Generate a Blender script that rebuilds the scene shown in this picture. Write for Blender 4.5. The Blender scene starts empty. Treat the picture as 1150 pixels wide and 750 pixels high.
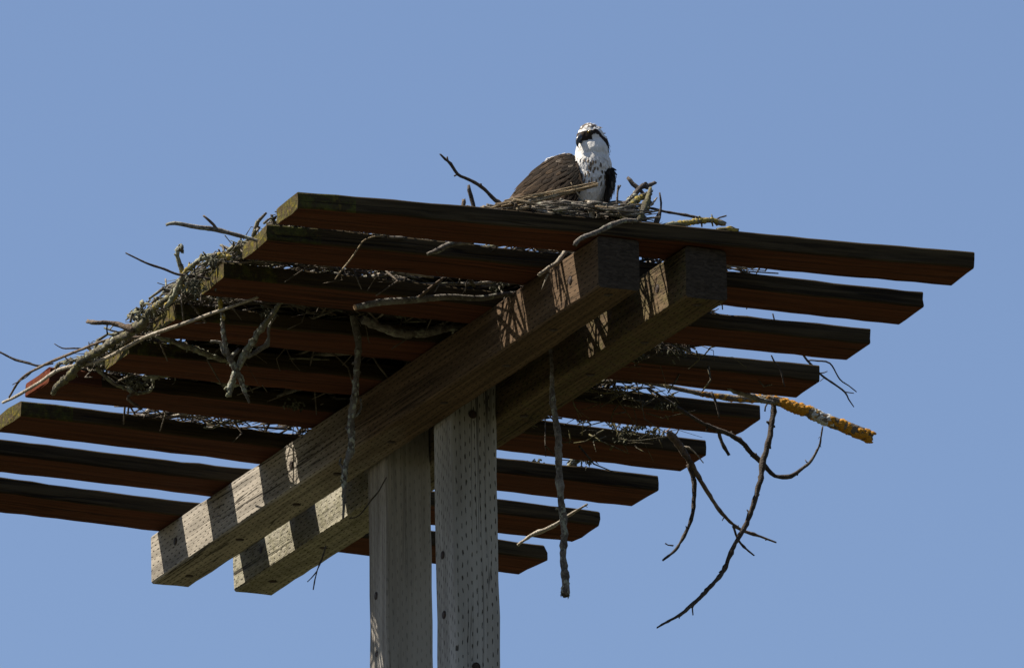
import bpy, bmesh, math, random
from mathutils import Vector, Matrix, noise
from mathutils.bvhtree import BVHTree

# ------------------------------------------------------------------ scene, camera, light
sc = bpy.context.scene
COL = sc.collection
K = 0.0345                       # metres per layout unit
AZ, EL, ROLL = 0.4183, 0.2884, -0.0166
DIST, FPX = 1200.73, 15983.76
H = 13.45                        # height of the plank undersides above the ground

F_ = Vector((math.sin(AZ)*math.cos(EL), math.cos(AZ)*math.cos(EL), math.sin(EL)))
R_ = Vector((math.cos(AZ), -math.sin(AZ), 0.0))
U_ = R_.cross(F_)
RR = R_*math.cos(ROLL) + U_*math.sin(ROLL)
UR = -R_*math.sin(ROLL) + U_*math.cos(ROLL)
CP = Vector((30.0, 45.0, 0.0)) + RR*5.4771 + UR*3.7027 - F_*DIST     # camera place in layout units

def W(p):                        # layout units -> world metres
    return Vector((p[0]*K, p[1]*K, p[2]*K + H))
def ray(px, py):
    return (F_ + RR*((px-575.0)/FPX) - UR*((py-375.0)/FPX))
def at_y(px, py, y):
    d = ray(px, py); t = (y-CP.y)/d.y
    return CP + d*t
def at_x(px, py, x):
    d = ray(px, py); t = (x-CP.x)/d.x
    return CP + d*t
def proj(p):
    v = Vector(p)-CP; z = v.dot(F_)
    return 575+FPX*v.dot(RR)/z, 375-FPX*v.dot(UR)/z

cam_d = bpy.data.cameras.new('camera'); cam = bpy.data.objects.new('camera', cam_d)
COL.objects.link(cam); sc.camera = cam
cam_d.sensor_fit = 'HORIZONTAL'; cam_d.sensor_width = 36.0
cam_d.lens = FPX/1150.0*36.0
cam_d.clip_start = 1.0; cam_d.clip_end = 9000.0
M = Matrix((RR, UR, -F_)).transposed().to_4x4(); M.translation = W(CP)
cam.matrix_world = M

SUN = Vector((-0.62, 0.31, 1.0)).normalized()
SUN_EL = math.asin(SUN.z); SUN_AZ = math.atan2(SUN.x, SUN.y)
world = bpy.data.worlds.new('World'); sc.world = world; world.use_nodes = True
wn = world.node_tree.nodes; wl = world.node_tree.links
sky = wn.new('ShaderNodeTexSky'); sky.sky_type = 'NISHITA'; sky.sun_disc = False
sky.sun_elevation = SUN_EL; sky.sun_rotation = SUN_AZ % (2*math.pi)
sky.altitude = 50.0; sky.air_density = 1.0; sky.dust_density = 0.6; sky.ozone_density = 2.4
tint = wn.new('ShaderNodeMix'); tint.data_type = 'RGBA'; tint.blend_type = 'MULTIPLY'; tint.inputs[0].default_value = 1.0
tint.inputs[7].default_value = (1.08, 1.05, 1.12, 1.0)      # white balance of the clear sky
wl.new(sky.outputs[0], tint.inputs[6]); wl.new(tint.outputs[2], wn['Background'].inputs[0])
wn['Background'].inputs[1].default_value = 0.05
sun_d = bpy.data.lights.new('sun', 'SUN'); sun = bpy.data.objects.new('sun', sun_d); COL.objects.link(sun)
sun_d.energy = 5.0; sun_d.angle = math.radians(0.53); sun_d.color = (1.0, 0.93, 0.82)
sun.rotation_euler = (-SUN).to_track_quat('-Z', 'Y').to_euler(); sun.location = (0, 0, 60)
sc.view_settings.view_transform = 'Standard'; sc.view_settings.look = 'None'
sc.view_settings.exposure = 1.15; sc.view_settings.gamma = 1.0
sc.view_settings.use_curve_mapping = False
sc.cycles.max_bounces = 8; sc.cycles.diffuse_bounces = 4

# ------------------------------------------------------------------ material helpers
class N:
    def __init__(s, name):
        s.m = bpy.data.materials.new(name); s.m.use_nodes = True
        s.t = s.m.node_tree; s.n = s.t.nodes; s.b = s.n['Principled BSDF']
        s.b.inputs['Specular IOR Level'].default_value = 0.25
        s.b.inputs['Roughness'].default_value = 0.85
    def add(s, typ, **kw):
        n = s.n.new(typ)
        for k, v in kw.items(): setattr(n, k, v)
        return n
    def link(s, a, b): s.t.links.new(a, b)
    def val(s, inp, v):
        if isinstance(v, (int, float)): inp.default_value = v
        elif isinstance(v, (tuple, list)): inp.default_value = tuple(v) if len(v) != 3 or len(inp.default_value) == 3 else (*v, 1.0)
        else: s.link(v, inp)
    def math(s, op, a, b=0.0, c=0.0):
        n = s.add('ShaderNodeMath', operation=op)
        s.val(n.inputs[0], a); s.val(n.inputs[1], b)
        if len(n.inputs) > 2: s.val(n.inputs[2], c)
        return n.outputs[0]
    def mix(s, f, a, b, typ='MIX'):
        n = s.add('ShaderNodeMix', data_type='RGBA', blend_type=typ)
        s.val(n.inputs[0], f); s.val(n.inputs[6], a); s.val(n.inputs[7], b)
        return n.outputs[2]
    def coord(s, which='Object'):
        return s.add('ShaderNodeTexCoord').outputs[which]
    def mapping(s, vec, scale=(1, 1, 1), loc=(0, 0, 0)):
        n = s.add('ShaderNodeMapping'); s.link(vec, n.inputs[0])
        s.val(n.inputs['Scale'], tuple(scale)); s.val(n.inputs['Location'], tuple(loc))
        return n.outputs[0]
    def noise(s, vec, scale, detail=4.0, rough=0.55, dist=0.0):
        n = s.add('ShaderNodeTexNoise'); s.link(vec, n.inputs['Vector'])
        n.inputs['Scale'].default_value = scale; n.inputs['Detail'].default_value = detail
        n.inputs['Roughness'].default_value = rough; n.inputs['Distortion'].default_value = dist
        return n.outputs[0]
    def ramp(s, f, lo, hi, a=0.0, b=1.0):
        n = s.add('ShaderNodeMapRange'); s.val(n.inputs[0], f)
        n.inputs[1].default_value = lo; n.inputs[2].default_value = hi
        n.inputs[3].default_value = a; n.inputs[4].default_value = b
        return n.outputs[0]
    def xyz(s, vec):
        n = s.add('ShaderNodeSeparateXYZ'); s.link(vec, n.inputs[0]); return n.outputs
    def bump(s, h, strength=0.4, dist=0.004):
        n = s.add('ShaderNodeBump'); s.link(h, n.inputs['Height'])
        n.inputs['Strength'].default_value = strength; n.inputs['Distance'].default_value = dist
        s.link(n.outputs[0], s.b.inputs['Normal'])
    def rnd(s):
        return s.add('ShaderNodeObjectInfo').outputs['Random']
    def col(s, c): s.val(s.b.inputs['Base Color'], c)

def wood(name, base, dark, incise=False, grey=None, moss=None, incise_scale=1.0, slits=0.75, contrast=1.0, checks=0.0, far=None):
    """sawn timber, grain along object X"""
    m = N(name); o = m.coord(); r = m.rnd(); m.b.inputs['Specular IOR Level'].default_value = 0.06; m.b.inputs['Roughness'].default_value = 0.95
    off = m.add('ShaderNodeCombineXYZ'); m.link(m.math('MULTIPLY', r, 17.0), off.inputs[0]); m.link(m.math('MULTIPLY', r, 9.0), off.inputs[1])
    va = m.add('ShaderNodeVectorMath', operation='ADD'); m.link(o, va.inputs[0]); m.link(off.outputs[0], va.inputs[1])
    v = va.outputs[0]
    g1 = m.noise(m.mapping(v, (1.6, 55, 55)), 1.0, 6, 0.6, 0.6)
    g2 = m.noise(m.mapping(v, (5.0, 260, 260)), 1.0, 3, 0.6)
    big = m.noise(m.mapping(v, (2.2, 7, 7)), 1.0, 4, 0.6)
    f = m.ramp(m.math('ADD', m.math('MULTIPLY', g1, 0.65), m.math('MULTIPLY', g2, 0.35)), 0.5-0.14/contrast, 0.5+0.14/contrast)
    c = m.mix(f, dark, base)
    c = m.mix(m.ramp(big, 0.35, 0.7, 0.0, 0.55), c, tuple(x*0.55 for x in base))
    if far:      # the free end beyond the nest has weathered to silver
        c = m.mix(m.ramp(m.math('ADD', m.xyz(o)[0], m.math('MULTIPLY', big, 1.2)), far[1], far[2], 0.0, 0.9), c, m.mix(f, tuple(x*.5 for x in far[0]), far[0]))
    if grey: c = m.mix(m.ramp(m.noise(m.mapping(v, (0.7, 5, 5)), 1.0, 3), 0.4, 0.62), c, grey)
    hgt = m.math('ADD', m.math('MULTIPLY', g1, 1.0), m.math('MULTIPLY', g2, 0.6))
    if moss:
        mm = m.ramp(m.noise(v, 26, 5, 0.7), 0.44, 0.6)
        c = m.mix(m.math('MULTIPLY', mm, moss[1]), c, moss[0])
        c = m.mix(m.math('MULTIPLY', m.ramp(m.noise(v, 60, 4), 0.57, 0.7), moss[1]*0.5), c, (0.13, 0.10, 0.02))
        hgt = m.math('ADD', hgt, m.math('MULTIPLY', mm, 1.5))
    if checks:
        cn = m.noise(m.mapping(v, (0.55, 22, 22)), 1.0, 3, 0.5, 0.4)
        cr = m.ramp(m.math('ABSOLUTE', m.math('SUBTRACT', cn, 0.5)), 0.004, 0.014, 1.0, 0.0)
        cr = m.math('MULTIPLY', cr, m.ramp(m.noise(m.mapping(v, (0.9, 6, 6), (3, 1, 7)), 1.0, 2), 0.5, 0.58))
        c = m.mix(m.math('MULTIPLY', cr, checks), c, (0.012, 0.009, 0.007))
        hgt = m.math('SUBTRACT', hgt, m.math('MULTIPLY', cr, 3.0))
    if incise:
        s = m.xyz(o); ja = m.noise(m.mapping(v, (14, 40, 40)), 1.0, 2); jb = m.noise(m.mapping(v, (9, 60, 60), (5, 2, 1)), 1.0, 2)
        pc, pg = 0.0145*incise_scale, 0.037*incise_scale
        cc = m.math('ADD', m.math('DIVIDE', m.math('ADD', m.math('ADD', s[1], s[2]), 5.0), pc), m.math('MULTIPLY', ja, 0.9))
        row = m.math('FLOOR', cc)
        jit = m.math('MULTIPLY', m.math('FRACT', m.math('MULTIPLY', m.math('SINE', m.math('MULTIPLY', row, 12.99)), 437.5)), 0.12)
        gg = m.math('ADD', m.math('ADD', m.math('DIVIDE', m.math('ADD', s[0], 20.0), pg), m.math('MULTIPLY', row, 0.382)), m.math('ADD', jit, m.math('MULTIPLY', jb, 0.7)))
        du = m.math('ABSOLUTE', m.math('SUBTRACT', m.math('FRACT', gg), 0.5))
        dv = m.math('ABSOLUTE', m.math('SUBTRACT', m.math('FRACT', cc), 0.5))
        wob = m.noise(v, 90, 2)
        lim = m.ramp(wob, 0.3, 0.58, 0.09, 0.25)
        e = m.math('ADD', m.math('POWER', m.math('DIVIDE', du, lim), 2.0), m.math('POWER', m.math('DIVIDE', dv, m.ramp(wob, 0.3, 0.7, 0.07, 0.13)), 2.0))
        slit = m.ramp(e, 0.7, 1.3, 1.0, 0.0)
        c = m.mix(m.math('MULTIPLY', slit, slits), c, (0.02, 0.016, 0.012))
        hgt = m.math('SUBTRACT', hgt, m.math('MULTIPLY', slit, 3.2*slits))
    m.col(c); m.bump(hgt, 0.55, 0.003)
    return m.m

def end_grain(name, base, moss=0.0, mosscol=(0.055, 0.050, 0.012)):
    m = N(name); m.b.inputs['Specular IOR Level'].default_value = 0.06; o = m.coord(); r = m.rnd()
    n1 = m.noise(m.mapping(o, (30, 40, 120)), 1.0, 5, 0.65, 0.8); n2 = m.noise(o, 38, 5, 0.7)
    c = m.mix(m.ramp(n1, 0.35, 0.65), tuple(x*0.4 for x in base), base)
    if moss:
        c = m.mix(m.math('MULTIPLY', m.ramp(n2, 0.38, 0.56), moss), c, mosscol)
        c = m.mix(m.math('MULTIPLY', m.ramp(m.noise(o, 75, 3), 0.56, 0.64), moss*.8), c, (0.15, 0.115, 0.014))
    m.col(c); m.bump(m.math('ADD', n1, n2), 0.6, 0.004)
    return m.m

def bark(name, base, dark, light, lichen=None, amount=0.0, scale=1.0):
    m = N(name); o = m.coord(); r = m.rnd()
    n1 = m.noise(o, 70*scale, 5, 0.65, 0.4); n2 = m.noise(o, 16*scale, 3); n3 = m.noise(o, 210*scale, 3)
    c = m.mix(m.ramp(n1, 0.40, 0.60), dark, base)
    c = m.mix(m.ramp(n2, 0.5, 0.68), c, light)
    c = m.mix(m.ramp(n3, 0.52, 0.66, 0.0, 0.6), c, dark)
    c = m.mix(m.ramp(r, 0, 1, 0.0, 0.45), c, tuple(x*0.5 for x in base))
    if lichen:
        k = m.ramp(m.noise(o, 42*scale, 4, 0.7), 0.62-amount*0.25, 0.70-amount*0.25)
        c = m.mix(k, c, lichen)
    m.col(c); m.bump(m.math('ADD', n1, m.math('MULTIPLY', n3, 0.6)), 1.0, 0.006)
    m.b.inputs['Roughness'].default_value = 0.9
    return m.m

def plain(name, a, b, scale=60, rough=0.85, bump=0.5):
    m = N(name); o = m.coord()
    n1 = m.noise(o, scale, 5, 0.65); n2 = m.noise(o, scale*4, 3)
    m.col(m.mix(m.ramp(n1, 0.33, 0.67), a, b)); m.bump(m.math('ADD', n1, m.math('MULTIPLY', n2, 0.5)), bump, 0.003)
    m.b.inputs['Roughness'].default_value = rough
    return m.m

MT = {}
MT['plank'] = wood('weathered_plank', (0.058, 0.042, 0.022), (0.015, 0.011, 0.007), contrast=1.6, checks=.9)
MT['plank_moss'] = wood('mossy_plank', (0.050, 0.038, 0.019), (0.014, 0.011, 0.006), checks=.9, moss=((0.055, 0.056, 0.013), 0.75))
MT['stain'] = wood('red_stained_underside', (0.118, 0.042, 0.021), (0.040, 0.016, 0.010), contrast=1.3, checks=.7)
MT['end_moss'] = end_grain('mossy_end_grain', (0.075, 0.052, 0.028), 0.8)
MT['end_red'] = end_grain('red_end_grain', (0.13, 0.030, 0.014), 0.1)
MT['end_dark'] = end_grain('dark_end_grain', (0.06, 0.05, 0.035), 0.1)
MT['beam'] = wood('incised_beam', (0.135, 0.089, 0.054), (0.045, 0.030, 0.019), incise=True, slits=1.0, contrast=1.4, checks=.8, far=((0.36, 0.32, 0.26), 2.1, 2.9))
MT['beam_green'] = wood('incised_beam_algae', (0.135, 0.094, 0.056), (0.047, 0.033, 0.020), incise=True, slits=1.0, contrast=1.4, checks=.8, far=((0.35, 0.325, 0.25), 2.1, 2.9), moss=((0.10, 0.095, 0.035), 0.35))
MT['beam_end'] = end_grain('beam_end_grain', (0.055, 0.042, 0.03))
MT['post'] = wood('incised_post', (0.32, 0.305, 0.28), (0.18, 0.168, 0.148), incise=True, grey=(0.38, 0.37, 0.35), slits=.85, checks=.8, incise_scale=1.05)
MT['post_plain'] = wood('grained_post', (0.29, 0.262, 0.225), (0.11, 0.095, 0.078), incise=True, grey=(0.32, 0.30, 0.27), slits=0.3, contrast=1.7, checks=.9)
MT['bolt'] = plain('rusted_steel', (0.018, 0.014, 0.012), (0.05, 0.03, 0.02), 200, 0.7)
MT['dark_twig'] = bark('dark_twig_bark', (0.075, 0.058, 0.046), (0.03, 0.024, 0.02), (0.13, 0.11, 0.09))
MT['grey_twig'] = bark('grey_twig_bark', (0.15, 0.13, 0.105), (0.055, 0.045, 0.037), (0.23, 0.21, 0.18), (0.23, 0.235, 0.18), 0.25)
MT['pale_twig'] = bark('bleached_twig', (0.36, 0.31, 0.24), (0.20, 0.165, 0.12), (0.44, 0.40, 0.33))
MT['brown_twig'] = bark('brown_twig_bark', (0.15, 0.105, 0.07), (0.06, 0.042, 0.03), (0.21, 0.165, 0.12))
MT['lichen_twig'] = bark('lichened_bark', (0.17, 0.145, 0.11), (0.06, 0.05, 0.04), (0.22, 0.195, 0.16), (0.19, 0.185, 0.115), 0.6)
MT['moss_twig'] = bark('mossy_bark', (0.10, 0.086, 0.055), (0.035, 0.030, 0.02), (0.14, 0.125, 0.085), (0.13, 0.115, 0.05), 0.5)
MT['white_bark'] = bark('lichened_branch_bark', (0.12, 0.088, 0.06), (0.05, 0.036, 0.025), (0.18, 0.15, 0.11), (0.26, 0.20, 0.09), 0.3, 0.7)
MT['rust_lichen'] = plain('rust_brown_lichen', (0.10, 0.045, 0.012), (0.20, 0.085, 0.015), 120)
MT['white_lichen'] = plain('white_crust_lichen', (0.36, 0.36, 0.33), (0.48, 0.48, 0.45), 120)
MT['orange_lichen'] = plain('orange_lichen_crust', (0.30, 0.125, 0.008), (0.46, 0.22, 0.018), 120)
MT['yellow_lichen'] = plain('yellow_lichen_crust', (0.20, 0.15, 0.025), (0.30, 0.22, 0.05), 120)
MT['grey_lichen'] = plain('grey_green_lichen', (0.17, 0.17, 0.125), (0.29, 0.29, 0.23), 120)
MT['cut_wood'] = plain('cut_wood', (0.30, 0.17, 0.08), (0.44, 0.28, 0.15), 90)
MT['dark_cut'] = plain('weathered_cut', (0.05, 0.035, 0.022), (0.12, 0.085, 0.05), 110)
MT['straw'] = bark('dry_straw', (0.30, 0.235, 0.14), (0.17, 0.12, 0.07), (0.38, 0.31, 0.21))
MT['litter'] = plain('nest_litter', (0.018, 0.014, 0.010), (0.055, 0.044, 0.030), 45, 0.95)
MT['fine'] = bark('fine_twig_bark', (0.15, 0.12, 0.09), (0.05, 0.04, 0.03), (0.27, 0.24, 0.19))

# ------------------------------------------------------------------ mesh helpers
def mesh_obj(name, verts, faces, mats, parent=None, mi=None, smooth=False, loc=(0, 0, 0)):
    me = bpy.data.meshes.new(name); me.from_pydata([tuple(v) for v in verts], [], faces)
    for m in (mats if isinstance(mats, (list, tuple)) else [mats]): me.materials.append(m)
    if mi: me.polygons.foreach_set('material_index', mi)
    if smooth: me.polygons.foreach_set('use_smooth', [True]*len(faces))
    me.update()
    o = bpy.data.objects.new(name, me); COL.objects.link(o); o.location = loc
    if parent: o.parent = parent
    return o
def tag(o, label, cat, group=None):
    o['label'] = label; o['category'] = cat
    if group: o['group'] = group
    return o

def catmull(pts, rad, step):
    P = [Vector(p) for p in pts]; out, ro = [], []
    n = len(P)
    for i in range(n-1):
        p0 = P[i-1] if i > 0 else P[0]*2-P[1]
        p1, p2 = P[i], P[i+1]
        p3 = P[i+2] if i+2 < n else P[-1]*2-P[-2]
        k = max(1, int((p2-p1).length/step))
        for j in range(k):
            t = j/k
            q = 0.5*((2*p1)+(p2-p0)*t+(2*p0-5*p1+4*p2-p3)*t*t+(3*p1-p0-3*p2+p3)*t*t*t)
            out.append(q); ro.append(rad[i]*(1-t)+rad[i+1]*t)
    out.append(P[-1]); ro.append(rad[-1])
    return out, ro

def tube(V, Fc, pts, rad, sides=7, lump=0.18, wob=0.25, rng=random, freq=1.0, endcap=True):
    """append a bent, knobbly tube (layout units); returns centreline"""
    seed = Vector((rng.uniform(0, 90), rng.uniform(0, 90), rng.uniform(0, 90)))
    n = len(pts); base = len(V)
    C = []
    for i, p in enumerate(pts):
        w = noise.noise_vector(p*0.35*freq+seed)*rad[i]*wob*3
        C.append(p+w)
    up = Vector((0.21, 0.33, 0.92)); 
    for i in range(n):
        t = (C[min(i+1, n-1)]-C[max(i-1, 0)])
        if t.length < 1e-6: t = Vector((0, 0, 1))
        t.normalize()
        a = t.cross(up)
        if a.length < 0.1: a = t.cross(Vector((1, 0, 0)))
        a.normalize(); b = t.cross(a); up = b*-1 if False else up
        knot = 1.0+lump*1.6*max(0.0, noise.noise(Vector((i*0.55, seed.x, seed.y)))) 
        for k in range(sides):
            an = 2*math.pi*k/sides
            d = a*math.cos(an)+b*math.sin(an)
            q = C[i]+d*rad[i]
            r = rad[i]*knot*(1+lump*noise.noise(q*2.2*freq+seed)+(lump*.9*noise.noise(q*7.5+seed) if sides > 5 else 0))
            j = t*rad[i]*rng.uniform(-.9, .5)*(1 if i == n-1 else -1) if i in (0, n-1) and sides > 5 else Vector((0, 0, 0))
            V.append(C[i]+d*r+j)
    for i in range(n-1):
        for k in range(sides):
            q = (k+1) % sides
            Fc.append((base+i*sides+k, base+i*sides+q, base+(i+1)*sides+q, base+(i+1)*sides+k))
    if endcap:
        Fc.append(tuple(base+k for k in range(sides))[::-1]); Fc.append(tuple(base+(n-1)*sides+k for k in range(sides)))
    return C

def timber(name, length, w, t, mats, parent, seed, seg=1.6, ch=0.12, rough=0.035, warp=0.0, wear=(0, 0), sidew=None):
    """squared timber along local X from 0 to length; w along Y (0..w), t along Z (0..t). mats: side, bottom, end0, end1, near-end0 side"""
    n = max(6, int(length/seg)); V, Fc, mi = [], [], []
    prof = [(ch, 0), (w*.35, 0), (w*.68, 0), (w-ch, 0), (w, ch), (w, t*.5), (w, t-ch), (w-ch, t), (w*.5, t), (ch, t), (0, t-ch), (0, t*.5), (0, ch)]
    m = len(prof); sd = Vector((seed*7.3, seed*3.1, 0))
    for i in range(n+1):
        x = length*i/n
        bow = warp*math.sin(math.pi*x/length)
        for (y, z) in prof:
            q = Vector((x*0.5, y*0.9, z*0.9))+sd
            d = noise.noise_vector(q*1.1)*rough + noise.noise_vector(Vector((x*0.05, y*.2, z*.2))+sd)*rough*2.2
            xx = x
            if i in (0, n):
                wv = wear[0] if i == 0 else wear[1]
                e = abs(noise.noise(Vector((y*1.3, z*1.7, seed+i))))*(0.12+wv)
                xx = x+e if i == 0 else x-e
            else: xx = x+d.x
            V.append(Vector((xx, y+d.y, z+d.z+bow)))
    for i in range(n):
        for k in range(m):
            q = (k+1) % m
            Fc.append((i*m+k, (i+1)*m+k, (i+1)*m+q, i*m+q))
            bottom = k in (0, 1, 2)
            near0 = len(mats) > 4 and length*i/n < 4.5
            mi.append(1 if bottom else (4 if near0 else 0))
    Fc.append(tuple(range(m))[::-1]); mi.append(2)
    Fc.append(tuple(n*m+k for k in range(m))); mi.append(3)
    V = [v*K for v in V]
    o = mesh_obj(name, V, [f[::-1] for f in Fc], mats, parent, mi)
    bm = bmesh.new(); bm.from_mesh(o.data); bmesh.ops.recalc_face_normals(bm, faces=bm.faces); bm.to_mesh(o.data); bm.free()
    return o

# ------------------------------------------------------------------ ground
def ground():
    m = N('meadow_ground'); o = m.coord()
    a = m.noise(o, 0.05, 6); b = m.noise(o, 1.7, 5); c2 = m.noise(o, 14, 4)
    c = m.mix(m.ramp(a, 0.4, 0.62), (0.030, 0.036, 0.014), (0.052, 0.044, 0.024))
    c = m.mix(m.ramp(b, 0.4, 0.66, 0, 0.6), c, (0.06, 0.054, 0.028))
    c = m.mix(m.ramp(c2, 0.45, 0.7, 0, 0.5), c, (0.02, 0.026, 0.010))
    m.col(c); m.bump(m.math('ADD', b, c2), 0.8, 0.06)
    n = 40; S = 4000.0; V, Fc = [], []
    for i in range(n+1):
        for j in range(n+1):
            u = (i/n*2-1); v = (j/n*2-1)
            x = math.copysign(abs(u)**3, u)*S; y = math.copysign(abs(v)**3, v)*S
            z = 0.25*noise.noise(Vector((x*0.03, y*0.03, 0)))+2.0*noise.noise(Vector((x*0.002, y*0.002, 5)))*min(1, math.hypot(x, y)/300) - 0.3
            V.append((x, y, z))
    for i in range(n):
        for j in range(n):
            Fc.append((i*(n+1)+j, (i+1)*(n+1)+j, (i+1)*(n+1)+j+1, i*(n+1)+j+1))
    g = mesh_obj('ground', V, Fc, m.m, smooth=True); g['kind'] = 'structure'
ground()

# ------------------------------------------------------------------ the platform
PW, TH, BH, BW, GAP = 5.33, 1.374, 4.33, 3.707, 4.16
BX1 = 25.07; BX2 = BX1+BW+GAP; BY0, BY1 = 2.79, 99.0
PY = (41.3, 55.41)
XR = [57.99, 58.85, 59.38, 60.02, 60.11, 60.43, 61.09, 61.05, 61.06]
XL = [-0.88, 0.28, 1.03, 1.87, 2.03, -0.94, 0.59, -2.0, -2.0]
YR = [0.298+0.0, 11.85, 23.285, 34.98, 47.12, 58.94, 70.48, 82.77, 94.10]
DL = [3.99, 1.81, 1.28, 2.04, 0.60, -0.95, -2.15, -3.12, -3.29]

plat = bpy.data.objects.new('nest_platform', None); COL.objects.link(plat)
plat.location = (W((BX1+BW+GAP/2, 50, 0)).x, W((0, 50, 0)).y, 0.0); plat.empty_display_size = 0.3
tag(plat, 'raised wooden platform of nine spaced planks on two beams and two posts', 'nest platform')
def local(p): return W(p)-plat.location

planks = []
for i in range(9):
    a = Vector((XL[i], YR[i]+DL[i], 0)); b = Vector((XR[i], YR[i], 0)); d = b-a
    e0 = MT['end_red'] if i == 5 else MT['end_moss']
    o = timber('plank', d.length, PW, TH, [MT['plank'], MT['stain'], e0, MT['end_dark'], MT['plank_moss'] if i != 5 else MT['stain']], plat, 3.7*i+1.1,
               rough=.085, warp=[0.0, 0.14, -0.1, 0.08, 0.0, 0.12, -0.1, 0.1, 0.0][i], wear=(0.25, 0.12 if i < 7 else 0.55))
    o.location = local(a); o.rotation_euler = (0, 0, math.atan2(d.y, d.x)); planks.append(o)
beams = []
for i, bx in enumerate((BX1, BX2)):
    o = timber('beam', BY1-BY0, BW, BH, [MT['beam'], MT['beam'], MT['beam_end'], MT['beam_end']] if i == 0 else [MT['beam_green'], MT['beam_green'], MT['beam_end'], MT['beam_end']],
               plat, 41.3+i*5, seg=1.8, ch=0.16, rough=0.05, wear=(0.1, 0.2))
    # local X runs along +Y, local Y along -X
    o.location = local((bx+BW, BY0, -BH-0.03)); o.rotation_euler = (0, 0, math.pi/2); beams.append(o)
posts = []
for i, py in enumerate(PY):
    L = H/K - 0.2 + 0.0
    o = timber('post', L+8, GAP-0.1, GAP, [MT[('post', 'post_plain')[i]]]*2+[MT['beam_end']]*2, plat, 77.7+i*9, seg=3.0, ch=0.13, rough=0.07)
    # local X -> down, local Y -> +X, local Z -> -Y  (rotation built explicitly)
    R3 = Matrix(((0, 1, 0), (0, 0, 1), (-1, 0, 0)))     # columns: images of local axes
    R3 = Matrix((Vector((0, 1, 0)), Vector((0, 0, 1)), Vector((-1, 0, 0))))
    mw = R3.to_4x4(); mw.translation = local((BX1+BW+0.05, py, -0.25))
    # local axes: X=(0,0,-1), Y=(1,0,0), Z=(0,1,0)
    o.matrix_local = Matrix(((0, 1, 0, mw.translation.x), (0, 0, 1, mw.translation.y), (-1, 0, 0, mw.translation.z), (0, 0, 0, 1)))
    posts.append(o)

# bolts: countersunk round heads with a washer rim, children of their beam or post
def bolt_mesh(r=0.27):
    V, Fc = [], []
    prof = [(0.0, -0.15), (r*1.35, -0.15), (r*1.35, 0.03), (r*1.15, 0.05), (r*1.05, 0.01), (r, 0.015), (r*0.85, 0.07), (0.0, 0.09)]
    s = 12
    for (rr, z) in prof:
        for k in range(s):
            V.append(Vector((rr*math.cos(2*math.pi*k/s)*K, rr*math.sin(2*math.pi*k/s)*K, z*K)))
    for i in range(len(prof)-1):
        for k in range(s):
            q = (k+1) % s; Fc.append((i*s+k, i*s+q, (i+1)*s+q, (i+1)*s+k))
    me = bpy.data.meshes.new('bolt'); me.from_pydata(V, [], Fc); me.materials.append(MT['bolt']); me.update(); return me
BOLT = bolt_mesh()
rng = random.Random(4)
def bolt(parent, p, nrm):
    o = bpy.data.objects.new('bolt', BOLT); COL.objects.link(o); o.parent = parent
    mwp = Matrix.Translation(plat.location) @ parent.matrix_basis
    m = Vector(nrm).to_track_quat('Z', 'Y').to_matrix().to_4x4(); m.translation = W(p)
    o.matrix_local = mwp.inverted() @ m
for i in range(9):
    yc = YR[i]+DL[i]*0.55+PW*0.5
    for b, bx in ((0, BX1), (1, BX2)):
        bolt(beams[b], (bx+BW*rng.uniform(.4, .62), yc+rng.uniform(-.8, .8), -BH-0.05), (0, 0, -1))
for b, px, py, bx in ((0, 640, 314.5, BX1), (0, 197, 607.5, BX1), (1, 738, 324, BX2), (1, 293.5, 617, BX2), (0, 327, 522, BX1)):
    p = at_x(px, py, bx); bolt(beams[b], p, (-1, 0, 0))
for b, px, py in ((0, 497, 623), (0, 498.6, 690), (1, 422.5, 668.7), (1, 423.6, 734)):
    p = at_x(px, py, BX1+BW+0.03); bolt(posts[b], p, (-1, 0, 0))
for b, px, py in ((0, 535, 748), (0, 531, 465)):
    p = at_y(px, py, PY[b]-0.03); bolt(posts[b], p, (0, -1, 0))

# ------------------------------------------------------------------ branches traced one by one
PXU = 1.0/13.3                   # layout units per photo pixel at the platform
def path_pts(spec):
    """spec: list of (px, py, depth y)"""
    return [at_y(px, py, y) for (px, py, y) in spec]

def lichen_lumps(C, rad, n, size, rng, span=(0, 1), flat=0.55, clump=0.0):
    V, Fc = [], []
    for _ in range(n):
        i = int(len(C)*rng.uniform(*span)); i = min(max(i, 0), len(C)-2)
        t = (C[i+1]-C[i]).normalized()
        d = Vector((rng.gauss(0, 1), rng.gauss(0, 1), rng.gauss(0, 1))); d = (d-t*d.dot(t)).normalized()
        e = t.cross(d); c = C[i]+(C[i+1]-C[i])*rng.random()+d*rad[min(i, len(rad)-1)]*0.92
        if clump and noise.noise(c*clump+Vector((span[0]*9, 2, 5))) < -.14: continue
        s = size*rng.uniform(.5, 1.3); b = len(V)
        V.append(c+d*s*flat)
        for ring, (rr, hh) in enumerate(((.6, .42), (1.0, .05))):
            for k in range(6):
                an = 2*math.pi*(k+.5*ring)/6; q = rng.uniform(.7, 1.3)*rr*s
                V.append(c+t*math.cos(an)*q*1.15+e*math.sin(an)*q*0.8+d*hh*s*flat*rng.uniform(.6, 1.3))
        for k in range(6):
            Fc.append((b, b+1+k, b+1+(k+1) % 6))
            Fc.append((b+1+k, b+7+k, b+1+(k+1) % 6)); Fc.append((b+1+(k+1) % 6, b+7+k, b+7+(k+1) % 6))
    return V, Fc

def fit_rad(ws): return [w*0.46*PXU for w in ws]

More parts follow.
